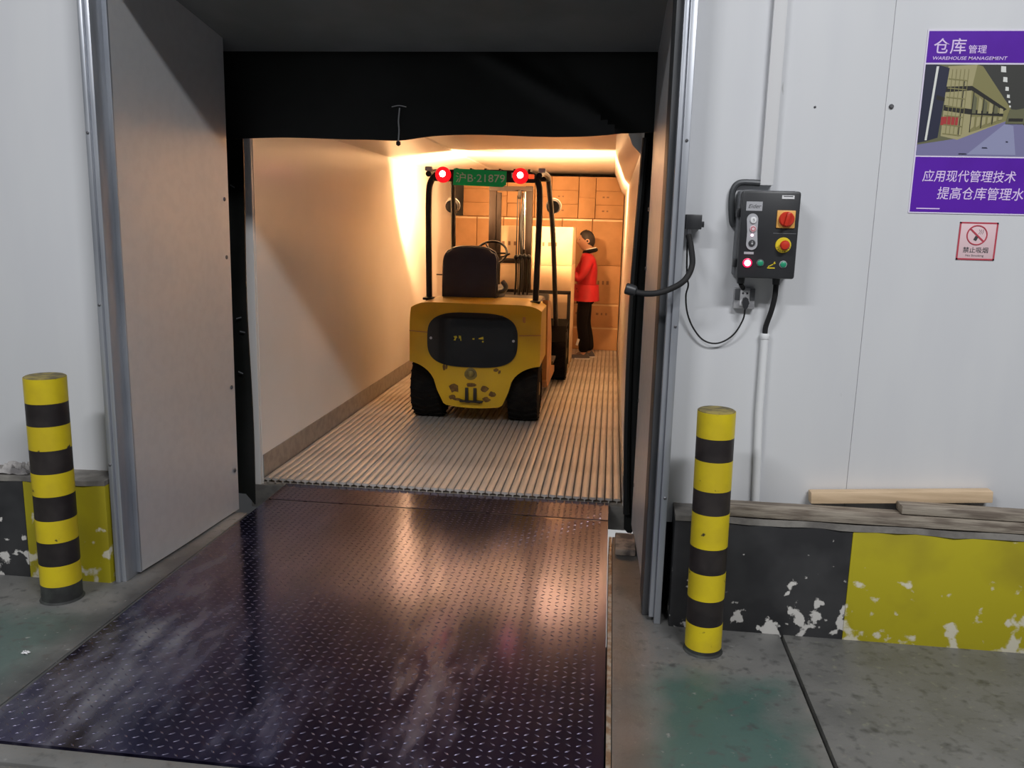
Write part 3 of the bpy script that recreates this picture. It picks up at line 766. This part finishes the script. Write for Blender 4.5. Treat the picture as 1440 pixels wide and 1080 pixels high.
# ================================================================== BOLLARDS
def bollard(x, y, r, cuts, cols, lean, label):
    b = thing('bollard', label, 'bollard', (x, y, 0), 'striped bollards guarding the dock door')
    n = len(cols)
    for k in range(n):
        z1, z0 = cuts[k], cuts[k + 1]
        MB().cyl((x + lean * z0, y, z0), (x + lean * z1, y, z1), r * (1 + (.006 if cols[k] == 'byellow' else 0)), n=40, cap=True).build(
            {'byellow': 'yellow_band', 'bblack': 'black_band', 'bbase': 'base_band'}[cols[k]], cols[k], b)
    zt = cuts[0]
    MB().lathe((x + lean * zt, y, zt - .004), (0, 0, 1), [(r * .995, 0), (r * .99, .006), (r * .9, .010), (r * .5, .011), (.004, .011)], 40).build('top_plate', 'btop', b)
    MB().lathe((x, y, .0005), (0, 0, 1), [(r * 1.10, 0), (r * 1.06, .004), (r * 1.01, .008)], 32).build('mortar_collar', 'bbase', b)
yb = ['byellow', 'bblack']
bollard(.425, 3.112, .0700, [.962, .865, .778, .664, .572, .438, .336, .229, .125, .022, .0006], (yb * 4) + ['byellow', 'bbase'], -.012,
        'yellow and black striped steel bollard in front of the right kerb')
bollard(-2.286, 3.125, .0800, [.966, .864, .770, .669, .570, .473, .368, .272, .169, .077, .0006], (yb * 4) + ['byellow', 'bbase'], .0,
        'yellow and black striped steel bollard at the left kerb, scuffed')

# ================================================================== PLANKS AND SCRAPS ON THE KERBS
def plank(c, d, m, label, rz=0, ry=0, cat='plank'):
    rot = Matrix.Rotation(rz, 3, 'Z') @ Matrix.Rotation(ry, 3, 'Y')
    mb = MB().box(c, d, .004, rot)
    for v in mb.v: v.z += .0015 * math.sin(v.x * 13)
    return tag(mb.build('plank', m), label, cat, 'planks lying on the right kerb')
plank((1.865, 3.335, .5145), (2.77, .082, .044), 'oldwood', 'long weathered grey plank lying along the front edge of the right kerb')
plank((1.198, 3.408, .5835), (.700, .05, .048), 'wood', 'short fresh pale plank tilted on top of the right kerb', R(.5), R(-3.6))
plank((1.73, 3.337, .5555), (1.10, .075, .033), 'oldwood', 'grey rough plank resting on the long weathered plank, far right', R(-.6), R(.1))
# crumpled scraps on the left kerb
def scrap(cx, cy, z0, sx, sy, h, m, label, seed):
    rnd = random.Random(seed); N_ = 10
    hts = [[rnd.random() for _ in range(N_ + 1)] for _ in range(N_ + 1)]
    def f(u, v):
        i, j = int(round(u * N_)), int(round(v * N_)); e = min(u, 1 - u, v, 1 - v)
        return (cx + sx * (u - .5) + .01 * hts[j][i], cy + sy * (v - .5), z0 + .002 + h * hts[i][j] * min(1, e * 5 + .12))
    return tag(MB().sheet(f, N_, N_, (0, 0, .002)).build('crumpled_sheet', m), label, 'scrap')
scrap(-2.625, 3.345, .474, .16, .085, .045, 'paper', 'crumpled grey sheet on the left kerb beside the bollard', 3)
scrap(-2.118, 2.66, .001, .022, .016, .008, 'white', 'small white scrap on the green floor below the left bollard', 5)

# ================================================================== WALL FITTINGS, RIGHT
W0 = WY
# poster
po = thing('poster', 'purple and white warehouse management poster on the right wall', 'poster', (1.38, W0, 1.705))
PX0, PX1 = 1.122, 1.640
MB().bb(PX0, PX1, W0 - .0030, W0 - .0005, 1.706, 2.370).build('sheet', 'pp_white', po)
MB().bb(PX0 + .005, PX1 - .005, W0 - .0036, W0 - .003, 2.254, 2.365).build('header_band', 'pp_purple', po)
MB().bb(PX0 + .005, PX1 - .005, W0 - .0036, W0 - .003, 1.711, 1.915).build('footer_band', 'pp_purple', po)
ty = W0 - .0042
text('title_lettering', '\u4ed3\u5e93', 'pp_text', po, 1.148, 1.262, ty, 2.285, 2.340, .006)
text('title_lettering', '\u7ba1\u7406', 'pp_text', po, 1.271, 1.335, ty, 2.287, 2.316, .006)
text('subtitle_lettering', 'WAREHOUSE MANAGEMENT', 'pp_text', po, 1.149, 1.411, ty, 2.264, 2.276, .008, shear=.15)
text('slogan_lettering', '\u5e94\u7528\u73b0\u4ee3\u7ba1\u7406\u6280\u672f', 'pp_text', po, 1.160, 1.495, ty, 1.824, 1.868, .006, shear=.1)
text('slogan_lettering', '\u63d0\u9ad8\u4ed3\u5e93\u7ba1\u7406\u6c34\u5e73', 'pp_text', po, 1.220, 1.575, ty, 1.759, 1.806, .006, shear=.1)
MB().bb(1.150, 1.235, ty, ty + .0006, 1.722, 1.726).build('small_print', 'pp_text', po)
# printed photograph: an aisle between racks
def flat(name, c, r=.35):
    M[name] = mat(name, c, r); return name
ph = MB(); PU0, PU1, PV0, PV1 = PX0 + .005, PX1 - .005, 1.920, 2.248
pcol = [flat('print_mid', (.15, .15, .085)), flat('print_ceiling', (.055, .055, .050)), flat('print_navy', (.03, .032, .06)), flat('print_cream', (.40, .36, .19)),
        flat('print_olive', (.25, .23, .10)), flat('print_floor', (.21, .20, .36)), flat('print_light', (.75, .76, .72)), flat('print_red', (.42, .05, .05)), flat('print_dark', (.03, .028, .025)), flat('print_floor2', (.30, .31, .48))]
lev = [0]
def pp(k, pts):
    lev[0] += 1; ph.cur = k
    y = W0 - .0032 - lev[0] * .00004
    ph.add([(PU0 + (PU1 - PU0) * u, y, PV0 + (PV1 - PV0) * v) for u, v in pts], [list(range(len(pts)))])
pp(0, [(0, 0), (1, 0), (1, 1), (0, 1)])
pp(1, [(.30, 1), (1, 1), (1, .62), (.62, .50)])
pp(5, [(0, 0), (.92, 0), (.70, .40), (.58, .40), (.30, .20), (0, .12)])
pp(9, [(.36, .02), (.70, .02), (.66, .34), (.60, .36)])
pp(3, [(.16, .98), (.36, 1), (.62, .52), (.62, .40), (.28, .18), (.16, .22)])
pp(4, [(.36, 1), (.40, .98), (.63, .52), (.62, .40), (.55, .36), (.36, .26), (.34, .75)])
pp(8, [(.16, .50), (.34, .46), (.58, .44), (.58, .47), (.34, .52), (.16, .56)])
pp(8, [(.16, .76), (.34, .77), (.60, .52), (.58, .50), (.34, .72), (.16, .70)])
pp(2, [(0, .14), (.06, .16), (.14, .20), (.17, .96), (.08, 1), (0, 1)])
pp(6, [(.05, .17), (.065, .17), (.095, .98), (.078, .98)])
pp(8, [(.10, .62), (.16, .60), (.16, .64), (.10, .67)])
pp(7, [(.15, .34), (.27, .34), (.27, .44), (.15, .43)])
for k, (a, b, w) in enumerate(((.545, .95, .018), (.565, .84, .015), (.585, .74, .012), (.600, .66, .010), (.612, .60, .007), (.620, .55, .006))):
    pp(6, [(a - w, b - w * 1.6), (a + w, b - w * 1.9), (a + w * .7, b + w * 1.6), (a - w * 1.2, b + w * 1.9)])
for k in range(4):
    u = .28 + k * .075; pp(8, [(u, .22 + k * .045), (u + .006, .22 + k * .045), (u + .006, .82 - k * .085), (u, .82 - k * .085)])
for k in range(7):
    v = .24 + k * .10; pp(4, [(.17, v), (.30, v - .02), (.30, v - .008), (.17, v + .012)])
for k in range(5):
    u = .19 + k * .028; pp(4, [(u, .24), (u + .004, .24), (u + .004, .95), (u, .95)])
for k in range(6):
    u = .36 + k * .038; h = .44 * (1 - k * .14)
    pp(3 if k % 2 else 0, [(u, .47), (u + .026, .47), (u + .024, .47 + h * .38), (u, .47 + h * .48)])
    pp(3, [(u, .44 - h * .34), (u + .024, .44 - h * .26), (u + .024, .435), (u, .43)])
pp(0, [(.60, .36), (.74, .36), (.76, .50), (.62, .52)])
pp(8, [(.62, .385), (.72, .385), (.72, .42), (.62, .42)])
for k in range(3): pp(2, [(.30 + k * .16, .02 + k * .07), (.36 + k * .14, .02 + k * .07), (.35 + k * .14, .03 + k * .07), (.30 + k * .16, .03 + k * .07)])
pp(2, [(.74, .30), (.82, .02), (1, 0), (1, 1), (.88, 1), (.80, .62)])
pp(3, [(.76, .28), (.84, .04), (.98, .02), (.98, .40), (.84, .46)])
pp(4, [(.82, .60), (.98, .58), (.98, .92), (.88, .92)])
pp(6, [(.745, .62), (.752, .62), (.86, .98), (.84, .98)])
ph.build('printed_photograph', pcol, po, ang=1)
# no smoking sign
ns_ = thing('no_smoking_sign', 'small square red-bordered no smoking sign below the poster', 'sign', (1.385, W0, 1.533))
SX0, SX1, SZ0, SZ1 = 1.316, 1.456, 1.534, 1.677
MB().bb(SX0, SX1, W0 - .0025, W0 - .0004, SZ0, SZ1, .0008).build('sheet', 'sg_pink', ns_)
for a in ((SX0, SX1, SZ0, SZ0 + .006), (SX0, SX1, SZ1 - .006, SZ1), (SX0, SX0 + .006, SZ0, SZ1), (SX1 - .006, SX1, SZ0, SZ1)):
    MB().bb(a[0], a[1], W0 - .0032, W0 - .0025, a[2], a[3]).build('border', 'sg_red', ns_)
cxs, czs = 1.383, 1.628
MB().torus((cxs, W0 - .0026, czs), (0, 1, 0), .036, .0026, 36, 6).build('ring', 'sg_red', ns_)
MB().box((cxs, W0 - .0036, czs), (.074, .0008, .006), 0, Matrix.Rotation(R(42), 3, 'Y')).build('slash', 'sg_red', ns_)
MB().box((cxs - .003, W0 - .0030, czs - .012), (.012, .0006, .017), 0, Matrix.Rotation(R(25), 3, 'Y')).build('cigarette', 'ink', ns_)
for k in range(3):
    MB().tube(crv([(cxs + .004 + k * .007, W0 - .0028, czs + .004), (cxs + .010 + k * .006, W0 - .0028, czs + .013), (cxs + .006 + k * .007, W0 - .0028, czs + .022)]), .0007, 5).build('smoke_line', 'ink', ns_)
text('lettering', '\u7981\u6b62\u5438\u70df', 'ink', ns_, 1.338, 1.430, W0 - .0030, 1.561, 1.583, .01)
text('lettering', 'No Smoking', 'ink', ns_, 1.350, 1.416, W0 - .0030, 1.545, 1.555, .004)
# bolt head in the wall
tag(MB().lathe((1.020, W0, 2.097), (0, -1, 0), [(.009, 0), (.009, .004), (.005, .008)], 12).build('wall_bolt', 'steel'), 'small dark bolt head in the white wall left of the poster', 'bolt')
tag(MB().lathe((.742, W0, 2.093), (0, -1, 0), [(.0045, 0), (.0045, .002), (.002, .004)], 10).build('wall_bolt', 'steel'), 'tiny bolt head in the wall above the control box', 'bolt')
# white cable duct above and conduit below the control box
cd_ = thing('cable_duct', 'white cable duct running down the wall to the control box', 'cable duct', (.58, W0, 1.80))
MB().bb(.558, .604, W0 - .026, W0 - .0005, 1.798, 4.4, .002).build('channel', 'white', cd_)
MB().bb(.5565, .6055, W0 - .030, W0 - .022, 1.798, 4.4, .002).build('cover', 'white', cd_)
co = thing('conduit', 'white scuffed conduit pipe below the control box down to the kerb', 'conduit', (.632, W0, .5))
MB().tube([(.622, W0 - .018, 1.222), (.624, W0 - .018, .9), (.640, W0 - .018, .4895)], .0165, 14).build('pipe', 'offwhite', co)
MB().lathe((.622, W0 - .018, 1.20), (0, 0, 1), [(.018, 0), (.019, .004), (.019, .018), (.017, .022)], 16).build('end_collar', 'offwhite', co)
# control box
cb = thing('control_box', 'black dock leveler control box with lit red lamp on right wall', 'control box', (.583, W0, 1.447))
MB().bb(.474, .690, W0 - .085, W0 - .0005, 1.448, 1.776, .010).build('back_shell', 'greypl', cb)
lid = MB().bb(.478, .692, 3.302, W0 - .083, 1.446, 1.772, .009).build('front_lid', 'blackpl', cb)
for z in (1.50, 1.69): MB().bb(.466, .480, 3.335, 3.375, z - .016, z + .016, .003).build('hinge', 'blackpl', cb)
FY = 3.302
def ct(name, m, *a): return MB().bb(*a).build(name, m, lid)
tag(MB().bb(.494, .553, FY - .0012, FY + .001, 1.698, 1.732).build('maker_plate', 'silver', lid), 'silver maker plate')
text('plate_lettering', 'Eider', 'ink', lid, .502, .549, FY - .0018, 1.708, 1.722, .0, shear=.3)
ct('paper_label', 'white', .622, .667, FY - .001, FY + .001, 1.744, 1.757)
ct('label_print', 'ink', .628, .662, FY - .0014, FY, 1.7515, 1.7545)
ct('paper_label', 'silver', .498, .534, FY - .001, FY + .001, 1.536, 1.545)
ct('divider_line', 'greypl', .600, .684, FY - .0008, FY + .001, 1.6155, 1.6175)
op = [(.520 + .021 * math.cos(a), 1.665 + .023 * math.sin(a)) for a in [math.pi * k / 12 for k in range(13)]]
op += [(.5035, 1.62)] + [(.524 + .021 * math.cos(a), 1.575 + .023 * math.sin(a)) for a in [math.pi + math.pi * k / 12 for k in range(13)]] + [(.541, 1.62)]
bp_ = MB().prism(op, 'xz', FY - .004, FY + .001).build('button_plate', 'silver', lid)
for z, x, m in ((1.663, .523, 'white'), (1.631, .524, 'sg_pink'), (1.578, .524, 'ink')):
    MB().lathe((x, FY - .004, z), (0, -1, 0), [(.0125, 0), (.0125, .003), (.011, .006), (.004, .007)], 20).build('push_button', m, bp_)
MB().torus((.524, FY - .0105, 1.631), (0, 1, 0), .0075, .0014, 20, 6).build('stop_symbol', 'sg_red', bp_)
text('arrow_symbol', '\u2191', 'ink', bp_, .5195, .5265, FY - .0115, 1.656, 1.670, .0)
text('arrow_symbol', '\u2193', 'white', bp_, .5205, .5275, FY - .0115, 1.571, 1.585, .02)
MB().lathe((.5225, FY - .004, 1.607), (0, -1, 0), [(.005, 0), (.005, .003), (.002, .005)], 14).build('pilot_lamp', 'pink', bp_)
MB().lathe((.513, FY, 1.503), (0, -1, 0), [(.018, 0), (.018, .004), (.014, .006)], 22).build('lamp_bezel', 'lamp_ring', lid)
tag(MB().lathe((.513, FY - .006, 1.503), (0, -1, 0), [(.0115, 0), (.011, .006), (.006, .010)], 20).build('red_lamp', 'lamp_red', lid), 'glowing red pilot lamp')
for x, z in ((.561, 1.504), (.646, 1.501)):
    MB().torus((x, FY - .001, z), (0, 1, 0), .0125, .002, 22, 6).build('button_bezel', 'greypl' if x < .6 else 'silver', lid)
    MB().lathe((x, FY, z), (0, -1, 0), [(.011, 0), (.011, .007), (.008, .009)], 20).build('green_button', 'green', lid)
ct('leveler_symbol', 'yellow', .588, .616, FY - .0012, FY + .001, 1.4845, 1.4885)
MB().box((.604, FY - .0008, 1.498), (.030, .0014, .003), 0, Matrix.Rotation(R(-28), 3, 'Y')).build('leveler_symbol', 'yellow', lid)
MB().box((.612, FY - .0008, 1.505), (.003, .0014, .012), 0, Matrix.Rotation(R(30), 3, 'Y')).build('leveler_symbol', 'yellow', lid)
sp = MB().bb(.608, .676, FY - .006, FY + .001, 1.636, 1.702, .003).build('switch_plate', 'orange', lid)
MB().lathe((.643, FY - .006, 1.669), (0, -1, 0), [(.028, 0), (.028, .010), (.024, .014)], 28).build('rotary_knob', 'red', sp)
MB().box((.643, FY - .026, 1.669), (.013, .016, .050), .003, Matrix.Rotation(R(12), 3, 'Y')).build('knob_grip', 'red', sp)
es = MB().lathe((.640, FY, 1.573), (0, -1, 0), [(.029, 0), (.029, .004), (.027, .006)], 30).build('stop_collar', 'yellow', lid)
MB().lathe((.642, FY - .006, 1.573), (0, -1, 0), [(.010, 0), (.010, .010), (.0175, .012), (.0185, .020), (.014, .027), (.004, .029)], 26).build('stop_mushroom', 'red', es)
for k in range(7):
    a = R(200 + k * 22); MB().box((.640 + .024 * math.cos(a), FY - .0062, 1.573 + .024 * math.sin(a)), (.004, .001, .002), 0).build('collar_mark', 'ink', es)
for x in (.505, .640): MB().cyl((x, 3.375, 1.420), (x, 3.375, 1.447), .014, .016, 12).build('cable_gland', 'blackpl', cb)
# cables
def cable(name, pts, r, m, label, cat='cable'):
    return tag(MB().tube(crv(pts, 8), r, 10).build(name, m), label, cat)
cable('feed_cable', [(.557, 3.424, 1.806), (.52, 3.424, 1.808), (.478, 3.424, 1.805), (.458, 3.424, 1.780), (.454, 3.424, 1.73), (.462, 3.424, 1.66), (.473, 3.424, 1.64)], .0125, 'darksteel',
      'thick dark feed cable curling round the top corner of the control box')
cable('black_cable', [(.640, 3.375, 1.420), (.641, 3.385, 1.37), (.634, 3.40, 1.31), (.622, 3.418, 1.25), (.622, 3.422, 1.215)], .0105, 'rubber',
      'thick black cable from the control box down into the white conduit')
cable('lead_cable', [(.505, 3.375, 1.420), (.512, 3.39, 1.410), (.522, 3.415, 1.400)], .009, 'rubber', 'short black lead between control box and wall socket')
# wall socket with plug
so = thing('wall_socket', 'grey metal wall socket below the control box', 'socket', (.53, W0, 1.318))
MB().bb(.489, .571, W0 - .028, W0 - .0005, 1.318, 1.400, .003).build('backbox', 'socket', so)
MB().bb(.512, .549, W0 - .033, W0 - .027, 1.330, 1.392, .002).build('insert', 'white', so)
MB().bb(.491, .511, W0 - .031, W0 - .027, 1.352, 1.398, .002).build('side_cover', 'greypl', so)
MB().bb(.550, .569, W0 - .031, W0 - .027, 1.352, 1.398, .002).build('side_cover', 'greypl', so)
for x in (.522, .538): MB().lathe((x, W0 - .033, 1.380), (0, -1, 0), [(.004, 0), (.004, .001), (.002, .0015)], 10).build('pin_hole', 'ink', so)
pc = thing('power_cord', 'thin black power cord hanging from the wall socket plug', 'cord', (.53, W0 - .05, 1.174))
MB().prism([(.518, 1.345), (.524, 1.362), (.532, 1.366), (.540, 1.360), (.545, 1.344), (.540, 1.326), (.532, 1.316), (.524, 1.326)], 'xz', 3.378, 3.406).build('plug', 'blackpl', pc)
MB().tube(crv([(.532, 3.392, 1.320), (.528, 3.40, 1.275), (.496, 3.41, 1.212), (.440, 3.415, 1.176), (.383, 3.415, 1.185), (.337, 3.41, 1.235), (.309, 3.40, 1.297), (.297, 3.37, 1.365), (.300, 3.33, 1.41), (.292, 3.33, 1.45), (.290, 3.37, 1.56), (.291, 3.38, 1.618)], 8), .0034, 8).build('cord', 'rubber', pc)
# flexible dock lamp
dl = thing('dock_lamp', 'black gooseneck dock lamp fixed to the right door frame', 'lamp', (.31, 3.40, 1.62))
MB().bb(.276, .338, 3.345, W0 - .0005, 1.624, 1.680, .003).build('mount_box', 'blackpl', dl)
MB().bb(.336, .350, 3.37, 3.40, 1.632, 1.655, .002).build('latch', 'blackpl', dl)
MB().cyl((.293, 3.375, 1.598), (.293, 3.375, 1.626), .008, n=12).build('collar', 'silver', dl)
MB().tube(crv([(.293, 3.375, 1.600), (.303, 3.34, 1.552), (.306, 3.29, 1.487), (.277, 3.25, 1.432), (.222, 3.24, 1.397), (.168, 3.24, 1.380), (.114, 3.24, 1.379), (.090, 3.245, 1.388)], 8), .0115, 12).build('gooseneck', 'rubber', dl)
MB().lathe((.100, 3.243, 1.385), (-1, .05, .25), [(.012, 0), (.019, .006), (.022, .02), (.022, .042), (.016, .046)], 18).build('lamp_head', 'blackpl', dl)

# ================================================================== THE WORKER BESIDE THE LOAD
PO = Vector((-.325, 10.30, TF + .001))
pe = thing('person', 'worker in a red jacket and black trousers reaching to the load, seen in profile', 'person', PO)
def W(p): return PO + Vector(p)
def arm(s, r):   # s=-1 near arm, +1 far arm; returns nodes from shoulder to wrist
    if s < 0: return [((.045, -.165, 1.245), r[0]), ((.0, -.215, 1.10), r[1]), ((-.06, -.225, 1.00), r[2]), ((-.15, -.222, 1.10), r[3]), ((-.225, -.215, 1.19), r[4])]
    return [((.03, .165, 1.245), r[0]), ((-.05, .19, 1.12), r[1]), ((-.11, .17, 1.03), r[2]), ((-.18, .02, 1.12), r[3]), ((-.235, -.10, 1.21), r[4])]
def leg(s, r):
    if s < 0: return [((.02, -.085, .80), r[0]), ((.005, -.09, .62), r[1]), ((-.005, -.09, .44), r[2]), ((.025, -.09, .26), r[3]), ((.035, -.09, .075), r[4])]
    return [((.03, .085, .80), r[0]), ((.03, .09, .62), r[1]), ((.035, .09, .44), r[2]), ((.075, .09, .26), r[3]), ((.095, .09, .075), r[4])]
nodes = [((.03, 0, .84), .12), ((.035, 0, .98), .11), ((.04, 0, 1.12), .125), ((.045, 0, 1.25), .115), ((.045, 0, 1.325), .055), ((.028, 0, 1.385), .050), ((.015, 0, 1.44), .058)]
edges = [(k, k + 1) for k in range(6)]
for s in (-1, 1):
    b = len(nodes); nodes += leg(s, (.085, .075, .055, .05, .035)); edges += [(0, b)] + [(b + k, b + k + 1) for k in range(4)]
    t = len(nodes); a = nodes[-1][0]; nodes += [((a[0] - .02, a[1], .045), .035), ((a[0] - .13, a[1], .025), .022)]; edges += [(t - 1, t), (t, t + 1)]
    b = len(nodes); nodes += arm(s, (.055, .045, .040, .034, .026)); edges += [(3, b)] + [(b + k, b + k + 1) for k in range(4)]
    w = Vector(nodes[-1][0]); h = len(nodes)
    nodes.append((tuple(w + Vector((-.035, -.012, .045))), (.034, .022))); edges.append((h - 1, h))
    palm = w + Vector((-.035, -.012, .045))
    for f in range(5):
        q = len(nodes)
        if f == 0:
            p1 = palm + Vector((.035, -.012, .012)); p2 = palm + Vector((.050, -.020, .045))
        else:
            dx = .018 - .014 * f; ln = (.0, .060, .068, .064, .050)[f]
            p1 = palm + Vector((dx, -.008, .050)); p2 = palm + Vector((dx * 1.3, -.018, .050 + ln * .6))
        nodes += [(tuple(p1), .0095), (tuple(p2), .0085)]; edges += [(h, q), (q, q + 1)]
nodes = [(tuple(W(n[0])), n[1]) for n in nodes]
bmb, _ = skin('body', nodes, edges, None)
# head: shaped ellipsoid with brow, nose, lips and chin, facing -x, looking slightly up at the load
HC = W((.012, 0, 1.475))
def headpt(th, ph, k=1.0):
    # th 0..pi from the crown, ph 0..2pi around with 0 = front (-x)
    d = Vector((-math.sin(th) * math.cos(ph), math.sin(th) * math.sin(ph), math.cos(th)))
    rx, ry, rz = .098, .076, .122
    p = Vector((d.x * rx, d.y * ry, d.z * rz))
    fr = max(0, math.cos(ph)); side = abs(math.sin(ph))
    if th > 1.6: p.y *= 1 - .22 * (th - 1.6); p.x *= 1 - .05 * (th - 1.6)
    if fr > 0:
        zz_ = p.z
        nose = math.exp(-((zz_ + .018) / .018) ** 2) * math.exp(-(p.y / .014) ** 2) * .026 + math.exp(-((zz_ - .01) / .022) ** 2) * math.exp(-(p.y / .011) ** 2) * .010
        brow = math.exp(-((zz_ - .035) / .014) ** 2) * .006 * fr
        eye = -math.exp(-((zz_ - .016) / .010) ** 2) * math.exp(-((abs(p.y) - .032) / .014) ** 2) * .006
        lips = math.exp(-((zz_ + .056) / .010) ** 2) * math.exp(-(p.y / .024) ** 2) * .007
        chin = math.exp(-((zz_ + .096) / .018) ** 2) * math.exp(-(p.y / .03) ** 2) * .014
        p.x -= (nose + brow + eye + lips + chin)
    return HC + p * k
nt_, np_ = 36, 48; hv = []; hf = []
for i in range(nt_ + 1):
    for j in range(np_): hv.append(headpt(math.pi * (.001 + .998 * i / nt_), 2 * math.pi * j / np_))
for i in range(nt_):
    for j in range(np_): hf.append([i * np_ + j, i * np_ + (j + 1) % np_, (i + 1) * np_ + (j + 1) % np_, (i + 1) * np_ + j])
bmb.add(hv, hf)
for s in (-1, 1):      # ears
    bmb.torus(HC + Vector((.012, s * .076, .0)), (.15, s, 0), .020, .008, 16, 8)
bo = bmb.build('body', 'skin', pe, ang=180)
for s in (-1, 1):
    MB().lathe(HC + Vector((-.084, s * .030, .016)), (-1, 0, 0), [(.009, 0), (.0085, .004), (.004, .007)], 12).build('eye', 'ink', bo)
MB().box(HC + Vector((-.099, 0, -.056)), (.006, .036, .007), .002).build('mouth', 'sg_red', bo)
# hair: cap over crown, back and sides
hv = []; hf = []; keep = []
for i in range(nt_ + 1):
    for j in range(np_):
        th = math.pi * (.001 + .998 * i / nt_); ph = 2 * math.pi * j / np_
        fr = math.cos(ph)
        lim = .95 if fr > .75 else (1.05 + .75 * (.75 - fr) if fr > -.1 else 1.75 + .42 * min(1, -fr))
        keep.append(th <= lim)
        n = 1.075 + .020 * math.sin(j * 2.7 + i * 1.9) + (.05 if fr > .5 and th < .95 else 0)
        hv.append(headpt(th, ph, n if th <= lim else 1.0))
for i in range(nt_):
    for j in range(np_):
        f = [i * np_ + j, i * np_ + (j + 1) % np_, (i + 1) * np_ + (j + 1) % np_, (i + 1) * np_ + j]
        if sum(keep[k] for k in f) >= 2: hf.append(f)
MB().add(hv, hf).build('hair', 'hair', pe, ang=180)
# jacket
jn = [((.03, 0, .80), (.150, .135)), ((.035, 0, .94), (.145, .130)), ((.04, 0, 1.10), (.150, .140)), ((.042, 0, 1.23), (.140, .128)), ((.047, 0, 1.335), (.085, .080))]
je = [(k, k + 1) for k in range(4)]
for s in (-1, 1):
    b = len(jn); jn += arm(s, (.078, .068, .062, .054, .042)); je += [(3, b)] + [(b + k, b + k + 1) for k in range(4)]
_, ja = skin('jacket', [(tuple(W(n[0])), n[1]) for n in jn], je, 'jacket', pe)
MB().torus(W((.062, 0, 1.352)), (-.25, 0, 1), .072, .026, 24, 8).build('collar', 'trousers', ja)
MB().torus(W((.066, 0, 1.380)), (-.25, 0, 1), .066, .008, 24, 6).build('collar_trim', 'white', ja)
hemv = [W((.035 + .168 * (1 - .10 * t) * math.cos(a), .205 * (1 - .25 * t) * math.sin(a), .735 + .20 * t)) for t in (0, .1, .4, .7, 1) for a in [2 * math.pi * k / 32 for k in range(32)]]
hemf = [[r * 32 + k, r * 32 + (k + 1) % 32, (r + 1) * 32 + (k + 1) % 32, (r + 1) * 32 + k] for r in range(4) for k in range(32)] + [list(range(32))[::-1], list(range(128, 160))]
MB().add(hemv, hemf).build('hem', 'jacket', ja, ang=50)
# trousers and shoes
tn = [((.03, 0, .82), (.105, .10))]; te = []
for s in (-1, 1):
    b = len(tn); tn += leg(s, (.085, .084, .072, .072, .072)); te += [(0, b)] + [(b + k, b + k + 1) for k in range(4)]
_, tro = skin('trousers', [(tuple(W(n[0])), n[1]) for n in tn], te, 'trousers', pe)
MB().box(W((-.045, -.150, .22)), (.03, .012, .085), .004, Matrix.Rotation(R(15), 3, 'Y')).build('white_logo', 'white', tro)
for s, ax in ((-1, .035), (1, .095)):
    sh = MB(); cx, cy = ax - .055, s * .09
    def fs(u, v):
        a = 2 * math.pi * u; t = v
        lx = .135 * math.cos(a) * (1 - .35 * t ** 2); ly = (.046 - .008 * math.cos(a)) * math.sin(a) * (1 - .25 * t ** 2)
        z = .004 + (.05 + .035 * max(0, math.cos(a))) * t
        return W((cx + lx, cy + ly, z))
    n = 24; vs2 = [fs(i / n, j / 5) for j in range(6) for i in range(n)]
    f2 = [[j * n + i, j * n + (i + 1) % n, (j + 1) * n + (i + 1) % n, (j + 1) * n + i] for j in range(5) for i in range(n)]
    f2 += [list(range(n))[::-1], list(range(5 * n, 6 * n))]
    sho = sh.add(vs2, f2).build('shoe', 'shoe', pe)
    MB().prism([(W((cx + .14 * math.cos(2 * math.pi * k / 20), 0, 0)).x, W((0, cy + .049 * math.sin(2 * math.pi * k / 20), 0)).y) for k in range(20)], 'xy', PO.z + .0005, PO.z + .014).build('sole', 'white', sho)
pe.scale = (.97, .97, .97)
